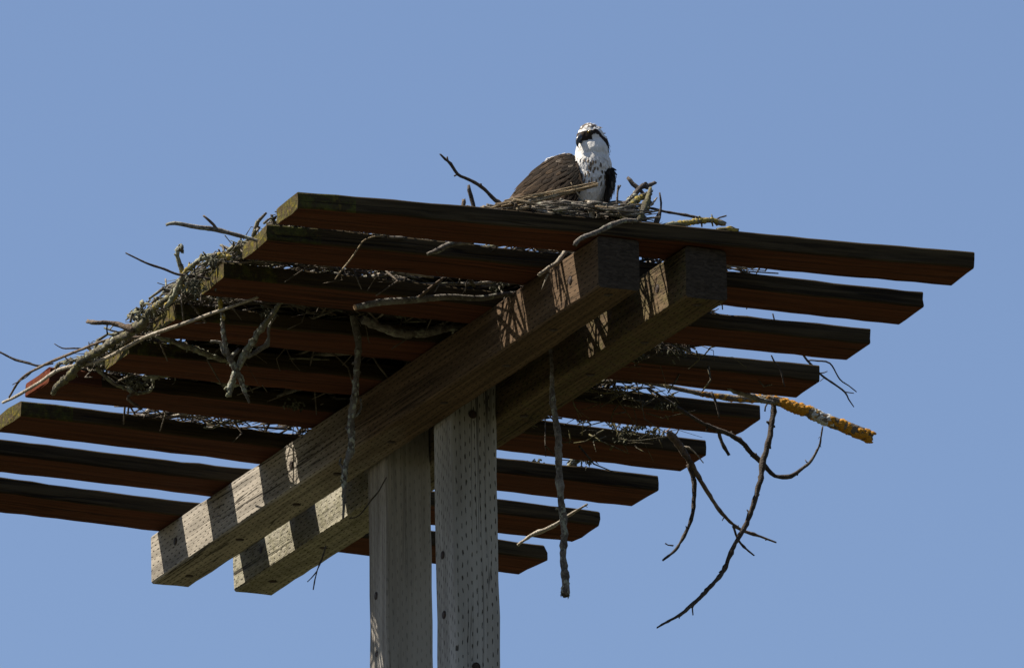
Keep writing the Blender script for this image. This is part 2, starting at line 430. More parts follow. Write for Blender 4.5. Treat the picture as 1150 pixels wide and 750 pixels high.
def branch(name, label, cat, stem, width, mat, twigs=(), lichens=(), seed=1, cuts=(), spurs=0, step=0.3, sides=7, lump=0.34, wob=0.34, group=None):
    rng = random.Random(seed)
    pts = path_pts(stem)
    P, Rr = catmull(pts, fit_rad(width), step)
    V, Fc = [], []
    C = tube(V, Fc, P, Rr, sides, lump, wob, rng)
    for _ in range(spurs):
        i = rng.randrange(len(C)//8, len(C)-1)
        d = Vector((rng.gauss(0, 1), rng.gauss(0, .6), rng.gauss(0, 1))).normalized()
        ln = rng.uniform(.06, .32); r = Rr[i]*rng.uniform(.35, .7)
        tube(V, Fc, [C[i], C[i]+d*(Rr[i]+ln*.5), C[i]+d*(Rr[i]+ln)+Vector((0, 0, rng.uniform(-.2, .2)))], [r, r*.8, r*.6], 5, .3, .1, rng)
    o0 = W(C[0])
    root = mesh_obj(name, [W(v)-o0 for v in V], Fc, MT[mat], None, smooth=True, loc=o0)
    tag(root, label, cat, group)
    for (spec, ws, tmat) in twigs:
        P2, R2 = catmull(path_pts(spec), fit_rad(ws), step)
        j = min(range(len(C)), key=lambda q: (C[q]-P2[0]).length)
        if (C[j]-P2[0]).length < 2.0: P2[0] = C[j].copy()
        V, Fc = [], []
        C2 = tube(V, Fc, P2, R2, max(5, sides-1), lump, wob, rng)
        for _ in range(int(len(C2)/14)):
            i = rng.randrange(1, len(C2)-1)
            d = Vector((rng.gauss(0, 1), rng.gauss(0, .6), rng.gauss(0, 1))).normalized(); r = R2[i]*.45
            tube(V, Fc, [C2[i], C2[i]+d*(R2[i]+rng.uniform(.1, .35))], [r, r*.6], 5, .3, .1, rng)
        mesh_obj('side_twig', [W(v)-o0 for v in V], Fc, MT[tmat or mat], root, smooth=True)
    for (which, n, size, lm, span) in lichens:
        V, Fc = lichen_lumps(C, Rr, n, size, rng, span, clump=.95 if lm in ('orange_lichen', 'rust_lichen', 'white_lichen') else 0.0)
        k = mesh_obj('lichen', [W(v)-o0 for v in V], Fc, MT[lm], root, smooth=True); k['kind'] = 'stuff'
    for (end, cm) in cuts:
        i = 0 if end == 0 else len(C)-1; j = 1 if end == 0 else len(C)-2
        t = (C[i]-C[j]).normalized(); V, Fc = [], []
        a = t.cross(Vector((0.3, .5, .8))).normalized(); b = t.cross(a); r = Rr[i]
        V.append(C[i]+t*0.05)
        for (rr, h) in ((.55, .045), (.9, .035), (.97, -.03)):
            for q in range(10): V.append(C[i]+a*math.cos(q*.6283)*r*rr+b*math.sin(q*.6283)*r*rr+t*h*rng.uniform(.7, 1.3))
        for q in range(10):
            Fc.append((0, 1+q, 1+(q+1) % 10))
            for g in (0, 1): Fc.append((1+10*g+q, 11+10*g+q, 11+10*g+(q+1) % 10, 1+10*g+(q+1) % 10))
        mesh_obj('cut_end', [W(v)-o0 for v in V], Fc, MT[cm], root)
    return root

def z3(pts, y0, y1=None):
    n = len(pts); y1 = y0 if y1 is None else y1
    return [(p[0], p[1], y0+(y1-y0)*i/max(1, n-1)) for i, p in enumerate(pts)]

branch('lichened_branch', 'thick broken branch crusted with orange lichen jutting out at the right', 'branch',
       z3([(690, 424), (740, 432), (784, 441), (820, 446), (865, 450), (900, 460), (938, 475), (978, 491)], 47, 41), [5, 5, 6, 8, 11, 13, 14.5, 15], 'white_bark', seed=3, sides=12, step=.22, lump=.16, wob=.12,
       lichens=[(0, 30, .2, 'orange_lichen', (.33, .40)), (0, 260, .27, 'orange_lichen', (.60, .77)), (0, 260, .27, 'orange_lichen', (.83, .985)), (0, 60, .2, 'orange_lichen', (.42, .9)), (0, 70, .18, 'rust_lichen', (.58, .98)), (0, 90, .22, 'white_lichen', (.765, .835))], cuts=[(1, 'dark_cut')])
branch('hanging_twig', 'long dark twig curving down to a point below the orange lichened branch', 'twig',
       z3([(858, 440), (868, 456), (864, 485), (858, 515), (852, 550), (836, 590), (815, 635), (790, 668), (768, 686), (738, 705)], 44.5, 42), [5, 7, 7, 7, 6.5, 6, 5, 5.5, 4.5, 2], 'dark_twig', seed=5, spurs=9,
       twigs=[(z3([(860, 452), (859, 462)], 44.4), [3, 2], None), (z3([(777, 682), (778, 690)], 42.4), [2, 1.4], None)])
branch('hooked_twig', 'dark twig looping right and back up like a hook under the planks', 'twig',
       z3([(728, 436), (768, 462), (807, 484), (822, 492), (837, 501), (854, 517), (862, 526), (870, 534), (887, 535), (899, 527), (910, 517), (917, 506), (921, 498), (924, 478)], 45.5, 44), [2.5, 4, 5.5, 6, 6, 6, 5.5, 5, 4.5, 4, 3.5, 3, 2.5, 2], 'dark_twig', seed=6, spurs=16,
       twigs=[(z3([(808, 486), (812, 498), (818, 511)], 45.2), [5, 4.5, 4], None)])
branch('forked_twig', 'forked twig with a pale cut end hanging below the right plank ends', 'twig',
       z3([(749, 484), (762, 503), (775, 521), (787, 540), (800, 561), (811, 577), (830, 594), (850, 601), (872, 609)], 55.5, 54.5), [9, 9, 7, 5.5, 5, 4.5, 4, 3.5, 2], 'brown_twig', seed=7, spurs=8, cuts=[(0, 'cut_wood')],
       twigs=[(z3([(773, 519), (778, 538), (779, 563), (778, 577), (770, 598), (759, 616), (744, 629)], 55.2), [6, 6, 5.5, 5, 4, 3.5, 2], 'dark_twig'),
              (z3([(824, 589), (828, 603), (835, 613), (847, 624)], 54.8), [3.5, 3, 3, 2], 'dark_twig'),
              (z3([(770, 500), (780, 508), (790, 520)], 55), [3, 2, 1.3], 'pale_twig'), (z3([(759, 490), (764, 480), (772, 478)], 55), [2, 1.5, 1], 'dark_twig'),
              (z3([(756, 613), (750, 612), (747, 610)], 55.1), [2, 1.5, 1.5], 'dark_twig')])
branch('slanting_twig', 'thin grey twig slanting across the undersides of the right planks', 'twig',
       z3([(737, 385), (765, 402), (800, 422), (826, 438), (850, 448), (868, 452)], 36, 43), [4, 5, 6, 6.5, 6, 5], 'grey_twig', seed=8, spurs=6,
       twigs=[(z3([(770, 405), (760, 425), (750, 442)], 37.3), [2.5, 2, 1.5], None)])
# the straight stick that hangs out of the slot between the beams
xs = BX1+BW+GAP*0.55
def xpath(pts, x): 
    out = []
    for (px, py) in pts:
        p = at_x(px, py, x); out.append((px, py, p.y))
    return out
p0 = at_x(621, 430, xs)
branch('hanging_stick', 'straight bare stick hanging down from the slot between the two beams', 'stick',
       z3([(617, 385), (619, 420), (623, 455), (627, 500), (629, 545), (630, 575), (634, 612), (634, 650), (634, 668)], p0.y), [4, 4.5, 7, 8, 8, 8.5, 7.5, 8, 10], 'grey_twig', seed=9, spurs=7, sides=9,
       lichens=[(0, 26, .22, 'grey_lichen', (.93, .995))])
branch('pale_twig', 'short pale curved twig under the rear right plank ends', 'twig',
       z3([(581, 612), (596, 601), (610, 595), (623, 589), (640, 578), (660, 566)], 79, 76), [3, 4, 4.5, 4.5, 3.5, 2.5], 'pale_twig', seed=10, spurs=2)
branch('hanging_stick', 'lichened grey stick hanging down beside the left beam', 'stick',
       z3([(396, 352), (398, 372), (400, 400), (398, 440), (396, 475), (393, 505), (387, 530), (385, 582)], 33.5, 36), [8, 8, 7.5, 7.5, 8, 8, 6, 2.5], 'grey_twig', seed=11, spurs=12,
       lichens=[(0, 60, .2, 'grey_lichen', (.3, .9))], twigs=[(z3([(398, 470), (406, 458), (405, 448)], 35), [3, 2.5, 2], None), (z3([(388, 528), (381, 520), (383, 514)], 35.8), [3, 3, 2], None)])
branch('stick', 'smooth grey stick with an orange broken end beneath the third plank', 'stick',
       z3([(399, 345), (418, 341), (440, 338), (470, 337), (500, 333), (530, 335), (562, 332), (590, 330)], 19.5, 20.5), [7, 8, 8.5, 8, 7.5, 7, 6.5, 6], 'grey_twig', seed=12, cuts=[(0, 'cut_wood')], sides=10, lump=.1, wob=.15,
       twigs=[(z3([(468, 336), (485, 322), (498, 312)], 19.8), [3.5, 3.5, 3], 'brown_twig')])
branch('thick_branch', 'sagging grey branch in the shade below the fourth plank', 'branch',
       z3([(404, 358), (425, 366), (452, 373), (475, 373), (505, 368), (530, 368)], 31.0, 32), [9, 10, 10, 10, 9, 8], 'grey_twig', seed=13, sides=9, spurs=4)
branch('twig', 'grey twig lying across the face of the front plank beside the bird', 'twig',
       z3([(646, 276), (650, 270), (668, 261), (685, 253), (700, 248.5), (716, 247.5)], -0.4, 0.1), [4.5, 5, 5.5, 6, 5.5, 4], 'grey_twig', seed=14, spurs=2)
branch('twig', 'short pale stick poking down between the front planks beside the left beam', 'twig',
       z3([(606, 310), (616, 301), (626, 295), (634, 284), (640, 279)], 9.4, 10.5), [4.5, 4.5, 5, 5.5, 4], 'pale_twig', seed=15,
       twigs=[(z3([(619, 301), (613, 313), (608, 325)], 9.4), [2, 1.6, 1], None)])
branch('grass_stem', 'thin curved straw hanging over the second plank', 'straw',
       z3([(376, 314), (384, 302), (394, 291), (402, 280), (408, 271), (418, 266), (430, 264)], 10.6, 10.9), [1.5, 2, 2, 2, 2, 1.8, 1.5], 'straw', seed=16, lump=.1)
branch('wood_chunk', 'tapered grey piece of wood wedged between the first two planks', 'stick',
       z3([(478, 286), (492, 280), (508, 274), (530, 273)], 10.9, 11.3), [4, 7, 8, 3], 'grey_twig', seed=17, sides=8)
branch('crossed_branch', 'knobbly lichened branch crossing another like an X under the left planks', 'branch',
       z3([(244, 331), (249, 348), (252, 372), (255, 393), (258, 404), (263, 415), (269, 425), (273, 435), (280, 452)], 30.5, 32.5), [5, 5, 5.5, 6, 7, 7, 6, 5, 3], 'grey_twig', seed=18, spurs=8,
       lichens=[(0, 40, .2, 'grey_lichen', (.1, .9)), (0, 14, .22, 'yellow_lichen', (.02, .2))],
       twigs=[(z3([(257, 400), (252, 396), (247, 384), (236, 383)], 31.6), [5, 4.5, 4, 3], None), (z3([(258, 402), (265, 396), (268, 392)], 31.8), [5, 5, 4], None)])
branch('forked_branch', 'forked grey branch leaning left with a curved side shoot under the left planks', 'branch',
       z3([(315, 339), (305, 352), (291, 371), (282, 388), (274, 402), (268, 412), (263, 423), (256, 444)], 31.0, 32.0), [5, 6, 6.5, 7.5, 7.5, 7, 7, 7.5], 'lichen_twig', seed=19, spurs=6,
       lichens=[(0, 46, .2, 'grey_lichen', (.0, .95))],
       twigs=[(z3([(276, 404), (289, 395), (300, 388), (302, 378), (302, 368), (310, 352)], 31.6), [5, 5, 6, 4, 3.5, 3], 'grey_twig')])
branch('long_pale_stick', 'long thin bleached stick sloping down across the left plank ends', 'stick',
       z3([(3, 452), (20, 444), (42, 431), (58, 420), (72, 413), (109, 406), (135, 394), (163, 379), (201, 365), (243, 350), (290, 334)], 68, 27), [3.5, 4, 4.2, 4.5, 4.5, 4.5, 4.5, 4.5, 4.5, 4, 3.5], 'pale_twig', seed=20, lump=.06, wob=.1)
branch('long_thin_twig', 'second thin twig bowing above the bleached stick at the far left', 'twig',
       z3([(10, 446), (25, 424), (47, 411), (70, 401), (90, 393), (123, 381), (162, 378), (180, 376)], 61, 40), [2.5, 3, 3.5, 3.5, 3.5, 3, 2.5, 2], 'brown_twig', seed=21, lump=.1, wob=.15,
       twigs=[(z3([(96, 391), (82, 391), (70, 391), (61, 386)], 50), [2.2, 2, 1.6, 1], None), (z3([(42, 411), (30, 423), (14, 432)], 58), [1.5, 1.3, 1], None)])
branch('mossy_branch', 'thick mossy branch draped along the left ends of the planks', 'branch',
       z3([(59, 442), (66, 433), (76, 421), (98, 401), (112, 393), (129, 383), (145, 374), (157, 366), (166, 354), (178, 340), (190, 332), (203, 318)], 56, 27), [5, 7, 8, 9, 9, 9, 9, 9, 8, 7, 6.5, 6], 'moss_twig', seed=22, sides=11, spurs=16, lump=.4,
       lichens=[(0, 30, .2, 'yellow_lichen', (.45, 1)), (0, 50, .18, 'grey_lichen', (.2, 1))])
branch('dark_twig', 'stubby dark twig pointing left from the mossy branch', 'twig',
       z3([(98, 361), (108, 363), (129, 364), (140, 367), (152, 371)], 41, 38), [5, 5.5, 6, 8, 8], 'brown_twig', seed=23, twigs=[(z3([(119, 364), (120, 370), (121, 376)], 40), [1.6, 1.4, 2.5], 'dark_twig')])
branch('thin_twig', 'thin straight dark twig pointing left into the sky above the fourth plank', 'twig',
       z3([(141, 284), (155, 291), (168, 297), (184, 302), (200, 308), (222, 311), (236, 314)], 27, 25), [1.6, 2.2, 2.8, 3, 3.2, 3, 3], 'dark_twig', seed=24, lump=.15, wob=.15)
branch('curled_twig', 'short gnarled lichened twig standing upright at the left edge', 'twig',
       z3([(206, 325), (205, 308), (202, 298), (199, 288), (199, 281), (203, 276), (204, 281)], 27, 26), [6, 5.5, 5, 4.5, 4.5, 4, 3], 'lichen_twig', seed=25, spurs=5, lichens=[(0, 22, .2, 'grey_lichen', (.3, 1)), (0, 12, .22, 'yellow_lichen', (0, .4))])
branch('arched_branch', 'arched lichened branch bending over the left end of the third plank', 'branch',
       z3([(186, 345), (196, 332), (203, 318), (208, 307), (214, 300), (221, 294), (232, 289), (249, 287), (262, 290)], 28, 22), [6, 6.5, 6.5, 6, 5.5, 5.5, 6, 6, 5], 'lichen_twig', seed=26, spurs=8,
       lichens=[(0, 26, .2, 'yellow_lichen', (.0, .5)), (0, 36, .18, 'grey_lichen', (0, 1)), (0, 9, .2, 'yellow_lichen', (.8, 1))],
       twigs=[(z3([(219, 297), (219, 305), (221, 311)], 25), [2.5, 2, 1.5], 'dark_twig')])
branch('forked_stick', 'pale forked stick jutting left above the second plank', 'stick',
       z3([(186, 253), (196, 251), (220, 255), (243, 258), (258, 262), (276, 267), (292, 272)], 18, 16), [3.5, 5, 5.5, 6, 5, 4.5, 4], 'grey_twig', seed=27, lump=.14, wob=.15,
       twigs=[(z3([(244, 257), (236, 249), (228, 242)], 17), [4, 3.5, 2.5], 'brown_twig')])
branch('thin_twig', 'thin dark twig at the far left edge of the picture', 'twig',
       z3([(-12, 391), (0, 395), (17, 403), (30, 407), (44, 411), (60, 408)], 60, 56), [2, 2.4, 3, 3, 2.6, 2], 'dark_twig', seed=28, lump=.2)
branch('slim_twig', 'slender bare twig rising against the sky left of the bird', 'twig',
       z3([(494, 173), (500, 179), (506, 184), (514, 196), (526, 202), (540, 210), (548, 217), (556, 225), (570, 233), (584, 240)], 7, 8.5), [2, 3, 3.5, 4, 3.8, 4.5, 4.5, 5, 5.5, 5], 'dark_twig', seed=29, lump=.18, wob=.15,
       twigs=[(z3([(503, 181), (502, 176)], 7.2), [2.4, 2], None), (z3([(515, 196), (510, 198)], 7.3), [2.6, 1.8], None), (z3([(540, 210), (540, 206.5)], 7.5), [2.8, 2.4], None)])
branch('stub_twig', 'short upright dark stub on the front plank left of the bird', 'twig',
       z3([(525.5, 208), (526, 214), (529, 220), (532, 233), (533, 240)], 6), [3.5, 4, 5, 5, 5], 'dark_twig', seed=30)
branch('stub_twig', 'tiny dark stub beside the taller stub on the front plank', 'twig',
       z3([(520.5, 223), (520.5, 228), (520, 240)], 5), [4.5, 5, 5], 'brown_twig', seed=31)
branch('crossed_stick', 'dark stick end pointing up left in the pile right of the bird', 'stick',
       z3([(705, 200), (711, 206), (718, 212), (726, 221), (734, 231)], 8, 7), [4.5, 5, 5, 5, 4.5], 'dark_twig', seed=32, sides=8)
branch('crossed_stick', 'dark lichened stick leaning up right in the pile beside the bird', 'stick',
       z3([(736, 205), (728, 209), (720, 212), (709, 223), (698, 234), (687, 246)], 6.5, 4), [4, 5, 6, 6.5, 7, 7], 'dark_twig', seed=33, spurs=7, lichens=[(0, 24, .2, 'grey_lichen', (.4, 1))],
       twigs=[(z3([(725, 210), (724, 206)], 6.2), [3, 2.5], None)])
branch('crossed_stick', 'yellow lichened stick in the middle of the pile right of the bird', 'stick',
       z3([(731, 217), (722, 221), (714, 226), (703, 236), (694, 247)], 5.5, 3), [5, 6, 7, 7, 7], 'moss_twig', seed=34, spurs=6, lichens=[(0, 36, .22, 'yellow_lichen', (.2, 1))])
branch('crossed_stick', 'upright mossy stick crossing the pile right of the bird', 'stick',
       z3([(731, 212), (730, 219), (726, 229), (722, 238), (717, 250)], 4.5, 3), [4, 6, 7.5, 8, 7], 'moss_twig', seed=35, spurs=5, twigs=[(z3([(721, 240), (728, 233), (735, 226), (738, 222)], 3.6), [3, 2.6, 2, 1.5], 'pale_twig')])
branch('upright_twig', 'thin upright twig with a dark thick base right of the stick pile', 'twig',
       z3([(741, 216.5), (742.5, 228), (741.5, 237), (739, 244), (736.5, 252)], 4), [2, 2.4, 3, 5, 6.5], 'dark_twig', seed=36)
branch('upright_twig', 'thin dark twig with forked tip standing against the bird at right', 'twig',
       z3([(697, 208), (694.5, 213), (693.5, 222), (692.5, 236)], 6), [2, 2.4, 2.6, 3], 'dark_twig', seed=37, twigs=[(z3([(695.5, 211), (694, 208)], 6), [1.8, 1.5], None)])
branch('long_twig', 'thin dark twig stretching right along the top of the front plank', 'twig',
       z3([(690, 231), (712, 233), (730, 234), (752, 239), (778, 243.5), (792, 246), (804, 249)], 5, 4), [3, 3, 3.2, 3.4, 3.6, 3.8, 3.4], 'dark_twig', seed=38, lump=.2)
branch('knobbly_twig', 'knobbly lichened twig lying on the front plank right of the stick pile', 'twig',
       z3([(742, 253.5), (752, 251.5), (771, 250), (787, 247.5), (802, 248), (808, 250.5), (814, 253.5)], 3, 2.4), [4.5, 5, 5.5, 6.5, 6, 6, 6.5], 'lichen_twig', seed=39, spurs=12, lump=.35,
       lichens=[(0, 45, .2, 'yellow_lichen', (.3, 1))], twigs=[(z3([(803, 247), (809, 244), (816, 242)], 2.5), [2.6, 2, 2], 'dark_twig')])
branch('twig_stub', 'yellow lichened twig knob at the right end of the nest', 'twig',
       z3([(806, 257), (815, 256.5), (822, 256), (829, 257.5)], 2, 1.8), [4, 5, 6, 6.5], 'moss_twig', seed=40, lichens=[(0, 26, .2, 'yellow_lichen', (.3, 1))])
branch('wispy_twig', 'wispy dark twig splaying off the right end of the fourth plank', 'twig',
       z3([(838, 392), (872, 392), (898, 396), (907, 405), (915, 413), (924, 422), (937, 431), (949, 440), (953, 448), (959, 457)], 38, 38.5), [2, 2.2, 2.4, 2.6, 2.6, 2.6, 2.4, 2.2, 1.8, 1.2], 'dark_twig', seed=41, lump=.15, wob=.15,
       twigs=[(z3([(907, 404), (918, 405), (932, 408), (943, 426), (953, 433), (962, 440)], 38.2), [2, 2, 2, 1.8, 1.5, 1.2], None), (z3([(948, 440), (959, 441.5)], 38.4), [1.6, 1], None), (z3([(922, 420), (929, 417)], 38.3), [1.6, 1], None),
              (z3([(921, 419), (926, 424), (921, 428)], 38.3), [1.4, 1.3, 1], None)])
branch('wispy_twig', 'pale thin twig running along the underside of the fourth plank end', 'twig',
       z3([(858, 434), (872, 430), (887, 425), (904, 421.5), (914, 424)], 37, 38.5), [2, 2.2, 2.2, 2, 1.6], 'grey_twig', seed=42, lump=.1, wob=.15, twigs=[(z3([(858, 434), (846, 420), (835, 403)], 36.5), [2, 1.8, 1.5], 'dark_twig')])
branch('wispy_twig', 'thin dark twig hanging from the gap behind the third plank', 'twig',
       z3([(866, 399), (870, 407), (876, 414), (879, 424), (881, 434)], 33, 33.5), [2, 2.2, 2, 1.8, 1.4], 'dark_twig', seed=43, lump=.1, twigs=[(z3([(868, 352), (870, 360)], 22), [2, 2], None)])
branch('dangling_twig', 'short twig dangling below the fifth plank near the lichened branch', 'twig',
       z3([(798, 440), (803, 450), (806, 460), (808, 470)], 43.5), [3, 3, 3, 2], 'dark_twig', seed=44)
branch('dangling_moss', 'dark moss-hung twig trailing beside the rear plank right of the post', 'twig',
       z3([(655, 480), (652, 495), (648, 512), (640, 528), (637, 546), (634, 560)], 74, 76), [12, 14, 11, 8, 6, 4], 'moss_twig', seed=45, sides=8, spurs=22, lichens=[(0, 70, .28, 'grey_lichen', (0, .6)), (0, 9, .22, 'orange_lichen', (.62, .8))])
branch('dangling_twig', 'fine dark twig dangling below the rear left beam', 'twig',
       z3([(366, 612), (362, 625), (356, 640), (352, 662)], 74, 73), [1.5, 2, 2, 1.6], 'dark_twig', seed=46, twigs=[(z3([(356, 641), (350, 648), (345, 653)], 73.5), [1.5, 1.2, 1], None)])
branch('arched_twig', 'thin dark arched twig under the seventh plank between nest and posts', 'twig',
       z3([(434, 535), (425, 552), (418, 560), (404, 578), (392, 582)], 52), [1.6, 1.8, 1.8, 1.6, 1.4], 'dark_twig', seed=47, lump=.1)
branch('shade_branch', 'grey-green branch running along the fifth plank in the shade', 'branch',
       z3([(176, 376), (190, 382), (205, 388), (225, 395), (245, 402), (262, 406)], 44.5, 45.5), [5, 6, 7, 7, 6, 5], 'lichen_twig', seed=48, spurs=9, lichens=[(0, 30, .2, 'grey_lichen', (0, 1))])
branch('shade_branch', 'pale crooked twig below the sixth plank at the left', 'twig',
       z3([(106, 410), (116, 420), (128, 430), (140, 435), (152, 441), (166, 440), (172, 430), (168, 422)], 56.5, 57), [4.5, 5, 5, 4.5, 4, 3, 2.5, 2], 'lichen_twig', seed=49, spurs=6,
       twigs=[(z3([(128, 430), (140, 424), (150, 420)], 56.6), [2.5, 2, 1.5], 'pale_twig'), (z3([(151, 440), (143, 448), (158, 460)], 56.8), [4, 4, 3], 'brown_twig')], lichens=[(0, 30, .22, 'grey_lichen', (0.4, 1))])
branch('shade_branch', 'long lichened branch resting in the gap behind the fifth plank', 'branch',
       z3([(160, 424), (185, 420), (210, 421), (232, 424), (252, 431), (275, 433)], 54.5, 55), [4, 5, 6, 6, 7, 6], 'lichen_twig', seed=50, spurs=14, lichens=[(0, 60, .24, 'grey_lichen', (0, 1))])

# ------------------------------------------------------------------ the nest
nest = bpy.data.objects.new('osprey_nest', None); COL.objects.link(nest); nest.location = W((22, 38, TH)); nest.empty_display_size = .2
tag(nest, 'large untidy nest of piled sticks, moss and straw on the planks', 'nest')
NL = Vector(nest.location)
SKYLINE = [(-50, 480), (0, 462), (60, 424), (110, 392), (165, 348), (205, 312), (250, 287), (285, 268), (305, 240), (333, 218), (540, 236), (556, 232), (575, 228), (650, 228), (690, 231), (715, 230), (742, 240), (752, 250), (830, 262), (1093, 284)]
def skyy(px):
    for (a, b), (c, d) in zip(SKYLINE, SKYLINE[1:]):
        if a <= px <= c: return b+(d-b)*(px-a)/(c-a)
    return 999
LEFT = [(0, 14), (8, 12), (11, 0), (24, -1), (36, -1), (48, 0), (60, 0), (66, 8), (72, 13), (78, 18), (90, 24)]
RIGHT = [(0, 38), (8, 44), (14, 44), (26, 46), (40, 50), (50, 49), (58, 46), (64, 36), (70, 30), (78, 29), (90, 26)]
def lim(tab, y):
    for (a, b), (c, d) in zip(tab, tab[1:]):
        if a <= y <= c: return b+(d-b)*(y-a)/(c-a)
    return tab[-1][1]
def mound(x, y):                 # height of the stick pile above the plank tops
    l, r = lim(LEFT, y), lim(RIGHT, y)
    if x <= l or x >= r: return 0.0
    u = (x-l)/(r-l); e = min(1.0, 3.2*min(u, 1-u)+0.15)
    f = min(1.0, (82-y)/26.0); g = 0.8+0.20*max(0.0, y-2)
    return max(0.0, min(5.2, g))*e*max(0.12, f)

def stick_mesh(rng, mat, L, r, sides=6):
    n = 5; pts = []; bend = Vector((0, rng.uniform(-.12, .12), rng.uniform(-.12, .12)))*L
    for i in range(n):
        t = i/(n-1)-.5
        pts.append(Vector((t*L, 0, 0))+bend*(0.25-t*t)*2+Vector((0, rng.gauss(0, .02)*L, rng.gauss(0, .02)*L)))
    V, Fc = [], []
    rr = [r*(1.05-.5*i/(n-1)) for i in range(n)]
    tube(V, Fc, pts, rr, sides, .25, .3, rng)
    me = bpy.data.meshes.new('stick'); me.from_pydata([tuple(v*K) for v in V], [], Fc); me.materials.append(MT[mat])
    me.polygons.foreach_set('use_smooth', [True]*len(Fc)); me.update(); return me
rng = random.Random(11)
mats = ['grey_twig', 'grey_twig', 'brown_twig', 'dark_twig', 'lichen_twig', 'pale_twig', 'grey_twig', 'lichen_twig']
MESHES = []
for i in range(28):
    L = rng.uniform(7, 20); MESHES.append((stick_mesh(rng, mats[i % len(mats)], L, rng.uniform(.16, .4)), L))
def try_stick(c, ang, tilt, L, slack=0.0):
    d = Vector((math.cos(ang)*math.cos(tilt), math.sin(ang)*math.cos(tilt), math.sin(tilt)))
    for t in (-.5, -.25, 0, .25, .5):
        p = c+d*L*t
        if p.z < TH+0.15: return None
        px, py = proj(p)
        if py-4 < skyy(px)-slack: return None
        if not (lim(LEFT, p.y)-1.5 < p.x < lim(RIGHT, p.y)+2.0) or p.y < .5: return None
    return d
def put_stick(me, p, d, s, rng):
    o = bpy.data.objects.new('stick', me); COL.objects.link(o); o.parent = nest
    q = d.to_track_quat('X', 'Z').to_matrix() @ Matrix.Rotation(rng.uniform(0, 6.28), 3, 'X')
    mm = (q*s).to_4x4(); mm.translation = W(p)-NL; o.matrix_local = mm
for gi in (2, 2, 3, 3, 4, 4, 5, 5, 6):
    for k in range(9):
        me, L = MESHES[rng.choice([0, 1, 4, 5, 5, 6, 7, 12, 13, 13, 14, 15, 20, 21, 21, 22, 23])]; s = rng.uniform(.35, .7)
        x = rng.uniform(max(0, lim(LEFT, YR[gi]))+1, 24.5) if k < 7 else rng.uniform(34, 44)
        y = YR[gi]+DL[gi]*(1-x/60.0)+rng.uniform(.3, 2.4); c = Vector((x, y, TH+rng.uniform(.2, .55)))
        ang = rng.gauss(-.62, .3); d = Vector((math.cos(ang), math.sin(ang), rng.gauss(0, .03)))
        if proj(c-d*L*s*.5)[0] < proj((XL[gi]-1.5, YR[gi]+DL[gi], TH))[0]: continue
        put_stick(me, c, d, s, rng)
for k in range(34):
    me, L = rng.choice(MESHES); s = rng.uniform(.35, .75); y = rng.uniform(20, 58)
    c = Vector((lim(LEFT, y)+rng.uniform(-.6, 4), y, TH+rng.uniform(.2, 1.3))); ang = rng.gauss(1.75, .45); d = Vector((math.cos(ang), math.sin(ang), rng.gauss(.0, .07))).normalized()
    if any(proj(c+d*L*s*t)[1] < skyy(proj(c+d*L*s*t)[0])-9 for t in (-.5, 0, .5)): continue
    put_stick(me, c, d, s, rng)
low = 0
for _ in range(4000):
    if low >= 24: break
    me, L = rng.choice(MESHES); s = rng.uniform(.5, .9); y = rng.uniform(14, 50); x = rng.uniform(0, 24)
    c = Vector((x, y, TH+rng.uniform(.3, .8))); ang = rng.gauss(.75, .35)
    d = try_stick(c, ang, rng.gauss(0, .02), L*s)
    if d is None: continue
    put_stick(me, c, d, s, rng); low += 1
count = 0; tries = 0
while count < 200 and tries < 60000:
    tries += 1
    y = rng.uniform(1, 76); x = rng.uniform(-2, 50)
    h = mound(x, y)
    if h <= 0: continue
    if y < 22 and rng.random() < .5: continue
    if 5 < y < 12 and 12 < x < 40: continue
    if 12 <= y < 24.5 and 14 < x < 29 and rng.random() < .75: continue
    edge = (x-lim(LEFT, y)) < 7
    z = TH+0.35+h*(rng.random()**(1.0 if edge else .8))
    me, L = rng.choice(MESHES)
    s = rng.uniform(.6, 1.1)
    ang = math.atan2((y-38)/34, (x-22)/25)+math.pi/2+rng.gauss(0, .7)
    tilt = rng.gauss(0, .10)
    d = try_stick(Vector((x, y, z)), ang, tilt, L*s)
    if d is None: continue
    o = bpy.data.objects.new('stick', me); COL.objects.link(o); o.parent = nest
    q = d.to_track_quat('X', 'Z').to_matrix() @ Matrix.Rotation(rng.uniform(0, 6.28), 3, 'X')
    mm = (q*s).to_4x4(); mm.translation = W((x, y, z))-NL; o.matrix_local = mm
    count += 1

# bed of the nest: a lumpy mass of moss, soil and rotted litter lying on the planks
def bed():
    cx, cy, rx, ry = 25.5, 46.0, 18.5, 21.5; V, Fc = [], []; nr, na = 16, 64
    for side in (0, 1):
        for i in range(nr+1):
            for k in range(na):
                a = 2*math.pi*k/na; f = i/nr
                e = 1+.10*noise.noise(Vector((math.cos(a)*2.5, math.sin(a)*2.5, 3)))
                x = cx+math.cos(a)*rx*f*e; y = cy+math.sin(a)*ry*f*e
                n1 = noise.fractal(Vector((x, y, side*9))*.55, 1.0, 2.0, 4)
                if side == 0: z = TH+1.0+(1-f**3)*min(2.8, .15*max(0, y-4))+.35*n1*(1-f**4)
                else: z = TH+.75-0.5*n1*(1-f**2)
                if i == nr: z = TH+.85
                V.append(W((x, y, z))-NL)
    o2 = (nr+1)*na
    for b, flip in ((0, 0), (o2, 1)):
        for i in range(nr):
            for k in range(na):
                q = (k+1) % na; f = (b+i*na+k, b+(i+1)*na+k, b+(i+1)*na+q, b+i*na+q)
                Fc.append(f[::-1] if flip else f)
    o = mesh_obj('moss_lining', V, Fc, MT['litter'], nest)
bed()

